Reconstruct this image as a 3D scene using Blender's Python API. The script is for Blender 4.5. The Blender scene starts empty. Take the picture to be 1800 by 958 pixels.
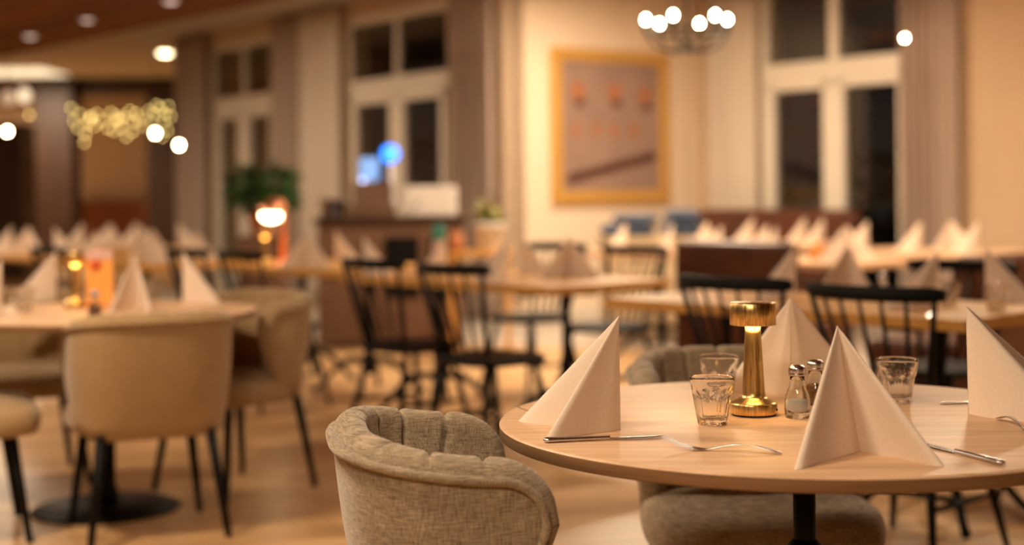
import bpy, bmesh, math, random
from mathutils import Vector, Matrix
random.seed(7)
PI = math.pi
sc = bpy.context.scene
col = sc.collection

# ------------------------------------------------------------------ camera
FPX, CY, ROLL, CAMH = 2580.0, 338.0, 0.011, 1.18       # focal length in px of the 1800 px wide frame
cam_d = bpy.data.cameras.new('camera')
cam = bpy.data.objects.new('camera', cam_d)
col.objects.link(cam)
cr, sr = math.cos(ROLL), math.sin(ROLL)
cam.matrix_world = Matrix(((cr, sr, 0, 0), (0, 0, -1, 0), (-sr, cr, 0, CAMH), (0, 0, 0, 1)))
cam_d.sensor_width = 36.0
cam_d.lens = FPX / 1800 * 36
cam_d.shift_y = -(479 - CY) / 1800
cam_d.clip_start = 0.05
cam_d.clip_end = 200
cam_d.dof.use_dof = True
cam_d.dof.focus_distance = 2.60
cam_d.dof.aperture_fstop = 1.65
sc.camera = cam

# ------------------------------------------------------------------ world + exposure
w = bpy.data.worlds.new('night')
sc.world = w
w.use_nodes = True
w.node_tree.nodes['Background'].inputs[0].default_value = (0.020, 0.019, 0.016, 1)
w.node_tree.nodes['Background'].inputs[1].default_value = 0.35
sc.view_settings.view_transform = 'Standard'
sc.view_settings.look = 'None'
sc.view_settings.gamma = 1
sc.view_settings.use_curve_mapping = False
sc.view_settings.exposure = 0.48
sc.cycles.use_denoising = True
sc.cycles.sample_clamp_indirect = 4.0
sc.cycles.max_bounces = 18
sc.cycles.transmission_bounces = 18
sc.cycles.glossy_bounces = 6
sc.cycles.diffuse_bounces = 5

# ------------------------------------------------------------------ room lights (area lamps added under the ceiling, some for front fill)
def area(name, loc, size, power, color=(1, .78, .55), target=None, spread=None, shape='DISK'):
    d = bpy.data.lights.new(name, 'AREA')
    d.shape = shape
    d.size = size
    d.energy = power
    d.color = color
    if spread:
        d.spread = math.radians(spread)
    o = bpy.data.objects.new(name, d)
    col.objects.link(o)
    o.location = loc
    if target is not None:
        o.rotation_euler = (Vector(target) - Vector(loc)).to_track_quat('-Z', 'Y').to_euler()
    return o

WARM = (1, .775, .53)
LIGHTS = [  # x, y, z, diameter, power
    (-.9, 1.9, 2.7, .40, 26), (-.6, .1, 2.7, .6, 44), (1.8, -.4, 3.1, .6, 30), (.5, -3.2, 3.1, .8, 78),
    (-1.9, 3.9, 2.7, .3, 56), (-.2, 4.4, 3.1, .3, 88), (1.5, 3.5, 3.1, .3, 60),
    (-3.4, 6.6, 2.7, .35, 40), (-.7, 6.2, 3.1, .35, 60), (1.3, 6.6, 3.1, .35, 66), (3.9, 6.4, 3.1, .35, 60),
    (-4.6, 10.2, 2.7, .35, 44), (-2.2, 9.6, 3.1, .35, 74), (.5, 9.4, 3.1, .35, 88), (2.8, 8.6, 3.1, .35, 62),
    (-5.9, 15.5, 2.7, .35, 50), (-3.6, 13.6, 3.1, .35, 50), (-8.0, 23.2, 3.1, .4, 125), (-10.0, 16, 3.1, .4, 60),
    (.95, 11.9, 3.1, .35, 85),
]
for i, (x, y, z, s, p) in enumerate(LIGHTS):
    area('ceiling_fill_lamp', (x, y, z - .03), s, p, WARM, (x, y, 0))

# ------------------------------------------------------------------ placement helpers
def ray(px, py):
    dx, dy = px - 900, py - CY
    u = dx * cr - dy * sr
    v = dx * sr + dy * cr
    return Vector((u / FPX, 1.0, -v / FPX))
def at(px, py, z=.75):
    """the point of the horizontal plane at height z behind a pixel of the photograph"""
    d = ray(px, py)
    t = (z - CAMH) / d.z
    return Vector((d.x * t, t, z))
def atY(px, py, Y):
    d = ray(px, py)
    return Vector((d.x * Y, Y, CAMH + d.z * Y))

# ------------------------------------------------------------------ materials
def mat(name, color, rough=.6, metal=0.0, trans=0.0, ior=1.45, coat=0.0, sheen=0.0, emis=None, estr=0.0, spec=.5):
    m = bpy.data.materials.new(name)
    m.use_nodes = True
    b = m.node_tree.nodes['Principled BSDF']
    b.inputs['Base Color'].default_value = (*color, 1)
    b.inputs['Roughness'].default_value = rough
    b.inputs['Metallic'].default_value = metal
    b.inputs['Transmission Weight'].default_value = trans
    b.inputs['IOR'].default_value = ior
    b.inputs['Coat Weight'].default_value = coat
    b.inputs['Sheen Weight'].default_value = sheen
    b.inputs['Specular IOR Level'].default_value = spec
    if emis:
        b.inputs['Emission Color'].default_value = (*emis, 1)
        b.inputs['Emission Strength'].default_value = estr
    return m
def N(m, t, **kw):
    n = m.node_tree.nodes.new(t)
    for k, v in kw.items():
        if k in n.inputs:
            n.inputs[k].default_value = v
        else:
            setattr(n, k, v)
    return n
def L(m, a, b):
    m.node_tree.links.new(a, b)
def coords(m, scale=(1, 1, 1), rot=(0, 0, 0), kind='Object'):
    tc = N(m, 'ShaderNodeTexCoord')
    mp = N(m, 'ShaderNodeMapping')
    mp.inputs['Scale'].default_value = scale
    mp.inputs['Rotation'].default_value = rot
    L(m, tc.outputs[kind], mp.inputs['Vector'])
    return mp.outputs['Vector']
def ramp(m, fac, stops):
    r = N(m, 'ShaderNodeValToRGB')
    e = r.color_ramp.elements
    while len(e) > 1:
        e.remove(e[-1])
    e[0].position = stops[0][0]
    e[0].color = (*stops[0][1], 1)
    for p, c in stops[1:]:
        k = e.new(p)
        k.color = (*c, 1)
    L(m, fac, r.inputs['Fac'])
    return r.outputs['Color']
def bsdf(m):
    return m.node_tree.nodes['Principled BSDF']
def bump(m, h, strength=.3, dist=.001):
    b = N(m, 'ShaderNodeBump')
    b.inputs['Strength'].default_value = strength
    b.inputs['Distance'].default_value = dist
    L(m, h, b.inputs['Height'])
    L(m, b.outputs['Normal'], bsdf(m).inputs['Normal'])

def wood(name, c1, c2, rough=.3, scale=(1.6, 22, 22), coat=0.0):
    m = mat(name, c1, rough, coat=coat)
    v = coords(m, scale)
    n = N(m, 'ShaderNodeTexNoise', Scale=2.2, Detail=7.0, Roughness=.62)
    L(m, v, n.inputs['Vector'])
    c = ramp(m, n.outputs['Fac'], [(.30, c2), (.55, c1), (.75, tuple(min(1, x * 1.12) for x in c1))])
    L(m, c, bsdf(m).inputs['Base Color'])
    bump(m, n.outputs['Fac'], .08, .002)
    return m
def noisy(name, c1, c2, scale=8, rough=.8, **kw):
    m = mat(name, c1, rough, **kw)
    v = coords(m)
    n = N(m, 'ShaderNodeTexNoise', Scale=scale, Detail=4.0)
    L(m, v, n.inputs['Vector'])
    L(m, ramp(m, n.outputs['Fac'], [(.3, c2), (.7, c1)]), bsdf(m).inputs['Base Color'])
    return m

def fabric(name, c1, c2, c3):
    m = mat(name, c1, .92, sheen=.25)
    a = N(m, 'ShaderNodeTexNoise', Scale=1.0, Detail=2.0)
    L(m, coords(m, (800, 800, 42)), a.inputs['Vector'])
    b = N(m, 'ShaderNodeTexNoise', Scale=1.0, Detail=2.0)
    L(m, coords(m, (42, 42, 800)), b.inputs['Vector'])
    big = N(m, 'ShaderNodeTexNoise', Scale=16.0, Detail=3.0)
    L(m, coords(m), big.inputs['Vector'])
    ad = N(m, 'ShaderNodeMath', operation='ADD')
    L(m, a.outputs['Fac'], ad.inputs[0])
    L(m, b.outputs['Fac'], ad.inputs[1])
    mu = N(m, 'ShaderNodeMath', operation='MULTIPLY_ADD')
    mu.inputs[1].default_value = .5
    L(m, ad.outputs[0], mu.inputs[0])
    s = N(m, 'ShaderNodeMath', operation='MULTIPLY_ADD')
    s.inputs[1].default_value = .12
    s.inputs[2].default_value = -.06
    L(m, big.outputs['Fac'], s.inputs[0])
    L(m, s.outputs[0], mu.inputs[2])
    L(m, ramp(m, mu.outputs[0], [(.36, c3), (.50, c1), (.64, c2)]), bsdf(m).inputs['Base Color'])
    bump(m, mu.outputs[0], .55, .0016)
    return m

M = {}
M['linen'] = fabric('linen_weave', (.31, .235, .155), (.50, .39, .265), (.13, .088, .050))
M['mustard'] = fabric('tan_weave', (.36, .235, .115), (.44, .30, .16), (.27, .17, .075))
M['seam'] = mat('seam_linen', (.20, .155, .10), .9)
M['black'] = mat('black_lacquer', (.005, .0045, .0045), .5, spec=.16)
M['iron'] = mat('black_iron', (.006, .005, .005), .6, spec=.16)
M['oak'] = wood('light_oak_top', (.72, .47, .29), (.585, .365, .205), .42)
bsdf(M['oak']).inputs['Specular IOR Level'].default_value = .34
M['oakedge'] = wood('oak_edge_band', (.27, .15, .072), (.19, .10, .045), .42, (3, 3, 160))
M['honey'] = wood('honey_wood_top', (.62, .315, .08), (.46, .22, .05), .42)
bsdf(M['honey']).inputs['Specular IOR Level'].default_value = .34
M['napkin'] = noisy('paper_napkin', (.85, .71, .585), (.79, .655, .535), 260, .95)
M['chrome'] = mat('polished_steel', (.66, .64, .67), .25, 1.0)
M['glass'] = mat('clear_glass', (1, 1, 1), .01, trans=1.0, ior=1.42)
M['greenglass'] = mat('thick_glass_base', (.975, .995, .985), .02, trans=1.0, ior=1.42)
M['salt'] = noisy('salt_grains', (.90, .88, .86), (.8, .78, .75), 900, .9)
M['pepper'] = noisy('pepper_grains', (.42, .20, .07), (.10, .05, .03), 500, .9)
M['glow'] = mat('lamp_diffuser', (1, .9, .7), .4, emis=(1, .62, .22), estr=16)
M['bulb'] = mat('frosted_bulb', (1, .95, .85), .4, emis=(1, .74, .42), estr=260)
M['pendant'] = mat('pendant_bulb_glass', (1, .95, .85), .4, emis=(1, .72, .40), estr=70)
M['pane_glint'] = mat('pane_glint_glow', (1, .95, .85), .4, emis=(1, .78, .50), estr=70)  # glow that imitates a lamp reflection on the right window
M['dimbulb'] = mat('dim_lamp_glass', (1, .95, .85), .4, emis=(1, .80, .52), estr=.9)
M['opal'] = mat('opal_shade', (1, .95, .85), .4, emis=(1, .78, .45), estr=14)
M['fairy'] = mat('fairy_light_glass', (1, .8, .3), .4, emis=(1, .70, .22), estr=8)
M['blueglow'] = mat('blue_lit_badge', (.1, .3, .9), .4, emis=(.02, .20, 1.0), estr=2.4)
M['paleblue'] = mat('pale_blue_lit_badge', (.3, .5, .9), .4, emis=(.12, .38, .9), estr=.55)
M['whiteblue'] = mat('white_blue_lit_knob', (.6, .7, .9), .4, emis=(.5, .65, 1), estr=2.5)
M['copper'] = mat('copper', (.95, .42, .24), .3, 1.0)
M['leather'] = noisy('brown_leather', (.12, .038, .018), (.07, .022, .012), 9, .38)
M['tan'] = noisy('tan_leather', (.36, .12, .045), (.26, .08, .03), 9, .45)
M['walnut'] = wood('dark_walnut', (.050, .020, .010), (.025, .010, .006), .5, (14, 14, 1.2))
M['counter'] = wood('bar_wood', (.17, .09, .055), (.10, .05, .03), .4, (2, 2, 12))
M['white'] = mat('white_enamel', (.72, .68, .64), .35)
M['frame'] = mat('white_window_paint', (.78, .71, .60), .4)
M['cream'] = noisy('cream_paint', (.66, .52, .34), (.62, .49, .32), 5, .6)
M['bluecloth'] = noisy('blue_denim_cloth', (.07, .10, .17), (.03, .045, .08), 14, .9)
M['leaf'] = noisy('plant_leaf', (.045, .13, .03), (.02, .06, .015), 20, .5)
M['palm'] = noisy('yellow_green_leaf', (.32, .30, .06), (.2, .2, .04), 20, .5)
M['teal'] = mat('teal_plastic', (.06, .36, .30), .4)
M['pink'] = mat('pale_card', (.75, .5, .45), .7)
M['gold'] = mat('gilded_frame', (.75, .42, .10), .35, .35)
M['terracotta'] = mat('terracotta', (.45, .16, .06), .7)
M['darkplate'] = mat('dark_rubber', (.02, .015, .012), .6)
M['orangeglass'] = mat('amber_glass', (.95, .42, .12), .15, trans=.3)

def brass_mat():
    m = mat('brushed_brass', (.78, .50, .14), .30, 1.0)
    tc = N(m, 'ShaderNodeTexCoord')
    sep = N(m, 'ShaderNodeSeparateXYZ')
    L(m, tc.outputs['Object'], sep.inputs[0])
    an = N(m, 'ShaderNodeMath', operation='ARCTAN2')
    L(m, sep.outputs[1], an.inputs[0])
    L(m, sep.outputs[0], an.inputs[1])
    cb = N(m, 'ShaderNodeCombineXYZ')
    L(m, an.outputs[0], cb.inputs[0])
    mz = N(m, 'ShaderNodeMath', operation='MULTIPLY')
    mz.inputs[1].default_value = 1.5
    L(m, sep.outputs[2], mz.inputs[0])
    L(m, mz.outputs[0], cb.inputs[1])
    n = N(m, 'ShaderNodeTexNoise', Scale=14.0, Detail=5.0)
    L(m, cb.outputs[0], n.inputs['Vector'])
    L(m, ramp(m, n.outputs['Fac'], [(.35, (.50, .315, .10)), (.65, (.80, .57, .25))]), bsdf(m).inputs['Base Color'])
    mr = N(m, 'ShaderNodeMapRange')
    mr.inputs['To Min'].default_value = .2
    mr.inputs['To Max'].default_value = .42
    L(m, n.outputs['Fac'], mr.inputs['Value'])
    L(m, mr.outputs[0], bsdf(m).inputs['Roughness'])
    bump(m, n.outputs['Fac'], .12, .001)
    return m
M['brass'] = brass_mat()

def curtain_mat(name, c1, c2):
    m = mat(name, c1, .9, sheen=.2)
    n = N(m, 'ShaderNodeTexNoise', Scale=1.0, Detail=2.0)
    L(m, coords(m, (40, 40, 2)), n.inputs['Vector'])
    L(m, ramp(m, n.outputs['Fac'], [(.3, c2), (.7, c1)]), bsdf(m).inputs['Base Color'])
    return m
M['curtain'] = curtain_mat('blush_curtain', (.44, .34, .28), (.37, .28, .23))
M['curtain2'] = curtain_mat('cream_curtain', (.68, .59, .49), (.62, .53, .43))

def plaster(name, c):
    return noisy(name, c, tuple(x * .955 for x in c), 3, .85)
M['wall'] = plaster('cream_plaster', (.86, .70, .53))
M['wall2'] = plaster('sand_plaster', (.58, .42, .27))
M['ceil'] = plaster('ceiling_plaster', (.50, .42, .32))

def floor_mat():
    m = mat('oak_plank_floor', (.5, .3, .15), .33)
    v = coords(m, (1, 1, 1), (0, 0, math.radians(-20)))
    br = N(m, 'ShaderNodeTexBrick', Scale=1.0, **{'Mortar Size': .0012, 'Brick Width': 1.9, 'Row Height': .15, 'Bias': 0.0})
    br.inputs['Color1'].default_value = (.78, .52, .28, 1)
    br.inputs['Color2'].default_value = (.46, .27, .125, 1)
    br.inputs['Mortar'].default_value = (.16, .08, .04, 1)
    br.offset = .37
    L(m, v, br.inputs['Vector'])
    n = N(m, 'ShaderNodeTexNoise', Scale=1.4, Detail=6.0)
    L(m, coords(m, (1.2, 14, 1), (0, 0, math.radians(-20))), n.inputs['Vector'])
    mx = N(m, 'ShaderNodeMix', data_type='RGBA', blend_type='MULTIPLY')
    mx.inputs[0].default_value = .8
    L(m, br.outputs['Color'], mx.inputs[6])
    L(m, ramp(m, n.outputs['Fac'], [(.32, (.55, .50, .45)), (.62, (1.12, 1.08, 1.0))]), mx.inputs[7])
    L(m, mx.outputs[2], bsdf(m).inputs['Base Color'])
    return m
M['floor'] = floor_mat()
def timber_mat():
    m = mat('red_timber_boards', (.15, .04, .008), .8, spec=.2)
    v = coords(m, (1, 1, 1), (0, 0, math.radians(-127)))
    br = N(m, 'ShaderNodeTexBrick', Scale=1.0, **{'Mortar Size': .006, 'Brick Width': 3.0, 'Row Height': .12})
    br.inputs['Color1'].default_value = (.22, .072, .008, 1)
    br.inputs['Color2'].default_value = (.15, .047, .006, 1)
    br.inputs['Mortar'].default_value = (.04, .012, .004, 1)
    L(m, v, br.inputs['Vector'])
    L(m, br.outputs['Color'], bsdf(m).inputs['Base Color'])
    return m
M['timber'] = timber_mat()
def tile_mat():
    m = mat('grey_floor_tile', (.5, .45, .40), .4)
    br = N(m, 'ShaderNodeTexBrick', Scale=1.0, **{'Mortar Size': .006, 'Brick Width': .6, 'Row Height': .6})
    br.inputs['Color1'].default_value = (.52, .45, .38, 1)
    br.inputs['Color2'].default_value = (.46, .40, .34, 1)
    br.inputs['Mortar'].default_value = (.3, .26, .22, 1)
    L(m, coords(m, (1, 1, 1), (0, 0, math.radians(-37))), br.inputs['Vector'])
    L(m, br.outputs['Color'], bsdf(m).inputs['Base Color'])
    return m
M['tile'] = tile_mat()

# ------------------------------------------------------------------ mesh builder
class MB:
    def __init__(s):
        s.v, s.f, s.sm = [], [], []
    def add(s, vs, fs, smooth=False, T=None):
        o = len(s.v)
        for p in vs:
            p = Vector(p)
            if T is not None:
                p = T @ p
            s.v.append(tuple(p))
        for f in fs:
            s.f.append([i + o for i in f])
            s.sm.append(smooth)
        return s
    def grid(s, rows, smooth=True, closed_u=False, closed_v=False, T=None, flip=False):
        nr, nc = len(rows), len(rows[0])
        vs = [p for r in rows for p in r]
        fs = []
        for i in range(nr if closed_u else nr - 1):
            for j in range(nc if closed_v else nc - 1):
                a = i * nc + j
                b = i * nc + (j + 1) % nc
                c = ((i + 1) % nr) * nc + (j + 1) % nc
                d = ((i + 1) % nr) * nc + j
                fs.append([a, d, c, b] if flip else [a, b, c, d])
        return s.add(vs, fs, smooth, T)
    def rbox(s, c, size, bev=.004, T=None, seg=2, smooth=False):
        bm = bmesh.new()
        bmesh.ops.create_cube(bm, size=1)
        for v in bm.verts:
            v.co = Vector((v.co.x * size[0], v.co.y * size[1], v.co.z * size[2]))
        if bev > 0:
            bmesh.ops.bevel(bm, geom=list(bm.edges), offset=min(bev, min(size) * .45), segments=seg, profile=.5, affect='EDGES')
        for v in bm.verts:
            v.co += Vector(c)
        bm.verts.index_update()
        s.add([v.co[:] for v in bm.verts], [[v.index for v in f.verts] for f in bm.faces], smooth, T)
        bm.free()
        return s
    def lathe(s, prof, n=32, T=None, mod=None, caps=True, arc=2 * PI):
        rows = []
        for r, z in prof:
            row = []
            for k in range(n):
                a = arc * k / n
                rr = r if mod is None else mod(r, z, a)
                row.append((rr * math.cos(a), rr * math.sin(a), z))
            rows.append(row)
        s.grid(rows, True, False, True, T)
        if caps:
            for idx, row in ((0, rows[0]), (-1, rows[-1])):
                if prof[idx][0] > 1e-5:
                    s.add(row, [list(range(n)) if idx else list(range(n))[::-1]], False, T)
        return s
    def tube(s, pts, rad, n=10, closed=False, T=None, caps=True):
        pts = [Vector(p) for p in pts]
        m = len(pts)
        if not isinstance(rad, (list, tuple)):
            rad = [rad] * m
        rows = []
        prev = None
        for i, p in enumerate(pts):
            if closed:
                t = pts[(i + 1) % m] - pts[i - 1]
            else:
                t = pts[min(i + 1, m - 1)] - pts[max(i - 1, 0)]
            t.normalize()
            if prev is None:
                u = t.orthogonal().normalized()
            else:
                u = (prev - t * prev.dot(t)).normalized()
            prev = u
            b = t.cross(u)
            rows.append([tuple(p + (u * math.cos(2 * PI * k / n) + b * math.sin(2 * PI * k / n)) * rad[i]) for k in range(n)])
        s.grid(rows, True, closed, True, T)
        if caps and not closed:
            s.add(rows[0], [list(range(n))[::-1]], False, T)
            s.add(rows[-1], [list(range(n))], False, T)
        return s
    def ball(s, c, r, n=16, sz=1.0, T=None):
        prof = [(max(1e-6, r * math.sin(PI * k / n)), -r * sz * math.cos(PI * k / n)) for k in range(n + 1)]
        T2 = Matrix.Translation(Vector(c))
        if T is not None:
            T2 = T @ T2
        return s.lathe(prof, n * 2, T2, caps=False)
    def build(s, name, m, parent=None):
        me = bpy.data.meshes.new(name)
        me.from_pydata(s.v, [], s.f)
        me.polygons.foreach_set('use_smooth', s.sm)
        me.update()
        me.materials.append(m)
        bm = bmesh.new()
        bm.from_mesh(me)
        bmesh.ops.remove_doubles(bm, verts=bm.verts, dist=1e-6)
        bmesh.ops.recalc_face_normals(bm, faces=bm.faces)
        bm.to_mesh(me)
        bm.free()
        o = bpy.data.objects.new(name, me)
        col.objects.link(o)
        o.parent = parent
        return o

def tag(o, label, cat, group=None, kind=None):
    o['label'] = label
    o['category'] = cat
    if group:
        o['group'] = group
    if kind:
        o['kind'] = kind
    return o
def empty(name, loc=(0, 0, 0), rz=0.0):
    o = bpy.data.objects.new(name, None)
    col.objects.link(o)
    o.empty_display_size = .1
    o.location = loc
    o.rotation_euler = (0, 0, rz)
    return o
def kids(o):
    return [c for c in bpy.data.objects if c.parent == o]
def copy_tree(o, parent=None):
    c = o.copy()
    col.objects.link(c)
    c.parent = parent
    for ch in kids(o):
        copy_tree(ch, c)
    return c
_used = set()
def place(proto, loc, rz, label, cat, group=None, tilt=(0, 0)):
    """first call moves the prototype itself, later calls copy it with its parts"""
    if proto.name not in _used:
        _used.add(proto.name)
        o = proto
    else:
        o = copy_tree(proto)
    o.location = loc
    o.rotation_euler = (tilt[0], tilt[1], rz)
    tag(o, label, cat, group)
    return o
def heading(dx, dy):
    """rotation that turns local +Y to the direction (dx, dy)"""
    return math.atan2(dy, dx) - PI / 2
def struct(o):
    o['kind'] = 'structure'
    return o
#@@ROOM
# ================================================================== THE ROOM
U = Vector((-.6, .8, 0))        # direction of the window walls, receding to the left
V = Vector((.8, .6, 0))         # direction of the picture wall, receding to the right
A = Vector((-.08, 13.25, 0))    # outer corner
B = A + V * 2.46                # inner corner beside the right window
Lend = A + U * 6.95
CZ = 3.2
TH = .25
outline = [A, B, B - U * 14.0, Vector((10.3, -5, 0)), Vector((-11, -5, 0)), Vector((-11, 27, 0)), Vector((-4.6, 27, 0)), Lend]

def polyslab(pts, z0, z1, name, m):
    b = MB()
    n = len(pts)
    b.add([(p.x, p.y, z0) for p in pts] + [(p.x, p.y, z1) for p in pts],
          [list(range(n)), list(range(n, 2 * n))] + [[i, (i + 1) % n, n + (i + 1) % n, n + i] for i in range(n)])
    return struct(b.build(name, m))
polyslab(outline, -.1, 0, 'floor', M['floor'])
polyslab([Vector((12.5, -6, 0)), Vector((12.5, 16, 0)), Vector((2, 16, 0)), Vector((-3.5, 28, 0)), Vector((-12, 28, 0)), Vector((-12, -6, 0))], CZ, CZ + .15, 'ceiling', M['ceil'])
# pale tiles along the walls
polyslab([A, B, B - U * 5.0, B - U * 5.0 - V * 3.0, A - U * 3.2 + V * -.2, A - V * 2.6 + U * 1.0, A - V * 2.6 + U * 6.6, A + U * 6.6], .0005, .004, 'trim_1', M['tile'])
bpy.data.objects['trim_1']['label'] = 'pale grey tiled strip of floor along the walls'

def wall_segment(b, P0, P1, z0, z1, out, th=TH):
    """wall slab whose inner face runs P0 -> P1"""
    o = out * th
    q = [P0, P1, P1 + o, P0 + o]
    b.add([(p.x, p.y, z0) for p in q] + [(p.x, p.y, z1) for p in q],
          [[0, 1, 2, 3], [4, 5, 6, 7]] + [[i, (i + 1) % 4, 4 + (i + 1) % 4, 4 + i] for i in range(4)])
def wall_with_windows(name, P, d, length, openings, out, m):
    b = MB()
    t = 0
    for (t0, t1, z0, z1) in sorted(openings):
        wall_segment(b, P + d * t, P + d * t0, 0, CZ, out)
        if z0 > 0:
            wall_segment(b, P + d * t0, P + d * t1, 0, z0, out)
        wall_segment(b, P + d * t0, P + d * t1, z1, CZ, out)
        t = t1
    wall_segment(b, P + d * t, P + d * length, 0, CZ, out)
    return struct(b.build(name, m))
OUT_L = V          # the left window wall faces -V, its outside lies towards +V
OUT_P = -U * -1    # picture wall faces -U side (towards the camera), outside = +U
WT = 2.27          # transom height
WH = 3.03
W1 = (4.34, 5.98, .02, WH)
W2 = (.86, 2.72, .02, WH)
W3 = (.86, 2.60, .02, 3.16)
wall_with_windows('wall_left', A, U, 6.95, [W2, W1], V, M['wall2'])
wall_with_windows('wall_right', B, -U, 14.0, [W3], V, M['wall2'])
bb = MB(); wall_segment(bb, A + V * .001, B, 0, CZ, U, .2); struct(bb.build('wall_back', M['wall']))
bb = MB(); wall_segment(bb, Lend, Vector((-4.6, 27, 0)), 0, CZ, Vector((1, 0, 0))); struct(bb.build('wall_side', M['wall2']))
bb = MB(); wall_segment(bb, Vector((-11, 27, 0)), Vector((-4.6, 27, 0)), 0, CZ, Vector((0, 1, 0))); struct(bb.build('wall_far', M['wall']))
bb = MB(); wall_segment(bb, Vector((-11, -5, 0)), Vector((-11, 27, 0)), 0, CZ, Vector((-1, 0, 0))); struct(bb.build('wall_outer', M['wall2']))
bb = MB(); wall_segment(bb, Vector((-11, -5, 0)), Vector((10.3, -5, 0)), 0, CZ, Vector((0, -1, 0))); struct(bb.build('wall_front', M['wall']))
bb = MB(); wall_segment(bb, Vector((10.3, -5, 0)), B - U * 14, 0, CZ, Vector((1, 0, 0))); struct(bb.build('wall_east', M['wall']))

def base_board(name, P, d, t0, t1, off):
    b = MB()
    wall_segment(b, P + d * t0, P + d * t1, .005, .11, off, .015)
    return struct(b.build(name, M['frame']))
base_board('baseboard_picture', A, V, .02, 2.42, -U)
base_board('baseboard_right', B, -U, 2.65, 13.5, -V)
base_board('baseboard_left', A, U, 2.75, 4.38, -V)

def window(name, P, d, out, w, mull=True):
    t0, t1, z0, z1 = w
    root = empty(name, P + d * ((t0 + t1) / 2))
    root['kind'] = 'structure'
    T = Matrix.Identity(4)
    dd, oo = d.normalized(), out.normalized()
    for i in range(3):
        T[i][0] = dd[i]; T[i][1] = oo[i]; T[i][2] = (0, 0, 1)[i]
    W = t1 - t0
    fr = MB()
    dep = .10 if name == 'window_3' else .05
    yc = .04
    def bar(x0, x1, za, zb, dp=dep, y=yc):
        fr.rbox(((x0 + x1) / 2, y, (za + zb) / 2), (abs(x1 - x0), dp, zb - za), .008, T)
    h = W / 2
    sw = .07 if name == 'window_3' else .03
    bar(-h, -h + sw, z0, z1); bar(h - sw, h, z0, z1)
    bar(-h, h, z1 - .10, z1); bar(-h, h, z0, z0 + .12)
    bar(-h, h, WT - .09, WT + .09, dep + .01)
    mw = .055 if name == 'window_3' else .022
    bar(-.05, .05, z0, WT, .09); bar(-mw, mw, WT, z1, .07)
    for sgn in (-1, 1):      # casement sashes of the doors
        xa, xb = sorted((sgn * .05, sgn * (h - .07)))
        for (x0, x1, za, zb) in ((xa, xa + .075, z0 + .1, WT - .08), (xb - .075, xb, z0 + .1, WT - .08), (xa, xb, WT - .17, WT - .08), (xa, xb, z0 + .1, z0 + .22)):
            bar(x0, x1, za, zb, .07, yc - .01)
    fo = fr.build('window_frame', M['frame'], root)
    fo.matrix_parent_inverse = Matrix.Identity(4)
    for sgn in (-1, 1):
        xa, xb = sorted((sgn * .125, sgn * (h - .145)))
        p = MB().rbox(((xa + xb) / 2, yc + .01, (z0 + .22 + WT - .17) / 2), (xb - xa, .012, WT - .39 - z0), 0, T)
        p.build('window_pane', M['pane'], root)
        xa, xb = sorted((sgn * mw, sgn * (h - sw)))
        p = MB().rbox(((xa + xb) / 2, yc + .01, (WT + .09 + z1 - .1) / 2), (xb - xa, .012, z1 - WT - .19), 0, T)
        p.build('window_pane', M['pane'], root)
        hd = MB().tube([T @ Vector((sgn * .105, .05, 1.05)), T @ Vector((sgn * .105, .01, 1.05)), T @ Vector((sgn * .2, .005, 1.05))], .010, 8)
        hd.build('window_handle', M['chrome'], root)
    return root
M['pane'] = mat('window_glass', (.92, .95, .95), .02, trans=1.0, ior=1.5)
window('window_1', A, U, V, W1)
window('window_2', A, U, V, W2)
window('window_3', B, -U, V, W3)

# night outside: dark lawn and hedges
lawn = MB().add([(-40, 10, -.15), (60, -10, -.15), (60, 60, -.15), (-40, 60, -.15)], [[0, 1, 2, 3]])
tag(lawn.build('lawn', noisy('night_lawn', (.02, .03, .015), (.01, .015, .008), 2, .95)), 'dark lawn outside the tall windows at night', 'lawn', kind='stuff')
def hedge(name, loc, size, label):
    b = MB()
    random.seed(int(size[0] * 10))
    for k in range(260):
        p = Vector((random.uniform(-.5, .5) * size[0], random.uniform(-.5, .5) * size[1], random.uniform(0, 1) * size[2]))
        R = Matrix.Translation(p) @ Matrix.Rotation(random.uniform(0, 6), 4, 'Z') @ Matrix.Rotation(random.uniform(-1, 1), 4, 'X')
        r = random.uniform(.12, .22)
        b.add([(-r, 0, 0), (0, -r * .5, .02), (r, 0, 0), (0, r * .5, .02), (0, 0, r * .5)], [[0, 1, 4], [1, 2, 4], [2, 3, 4], [3, 0, 4]], False, R)
    o = b.build(name, M['leaf'])
    o.location = loc
    tag(o, label, 'hedge')
hedge('garden_shrub', (4.4, 18.5, -.12), (2.2, 1.2, 1.7), 'dark leafy shrub outside, seen through the right pane of the right window')
hedge('garden_shrub', (-1.2, 20.0, -.12), (2.4, 1.2, 2.0), 'dark shrub outside the middle window behind the bar')

# ---- lowered timber ceiling at the left
T0 = Vector((-1.83, 11.8, 0))
TU = Vector((-.64, .765, 0)).normalized()
pa, pb = T0 - TU * 14, T0 + TU * 7.2
polyslab([pa, pb, Vector((-11, pb.y + 1, 0)), Vector((-11, -5, 0)), Vector((pa.x, -5, 0)), Vector((pa.x, pa.y, 0))] if pa.y > -5 else [pa, pb, Vector((-11, pb.y, 0)), Vector((-11, -5, 0))], 2.75, 2.83, 'ceiling_timber', M['timber'])

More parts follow.
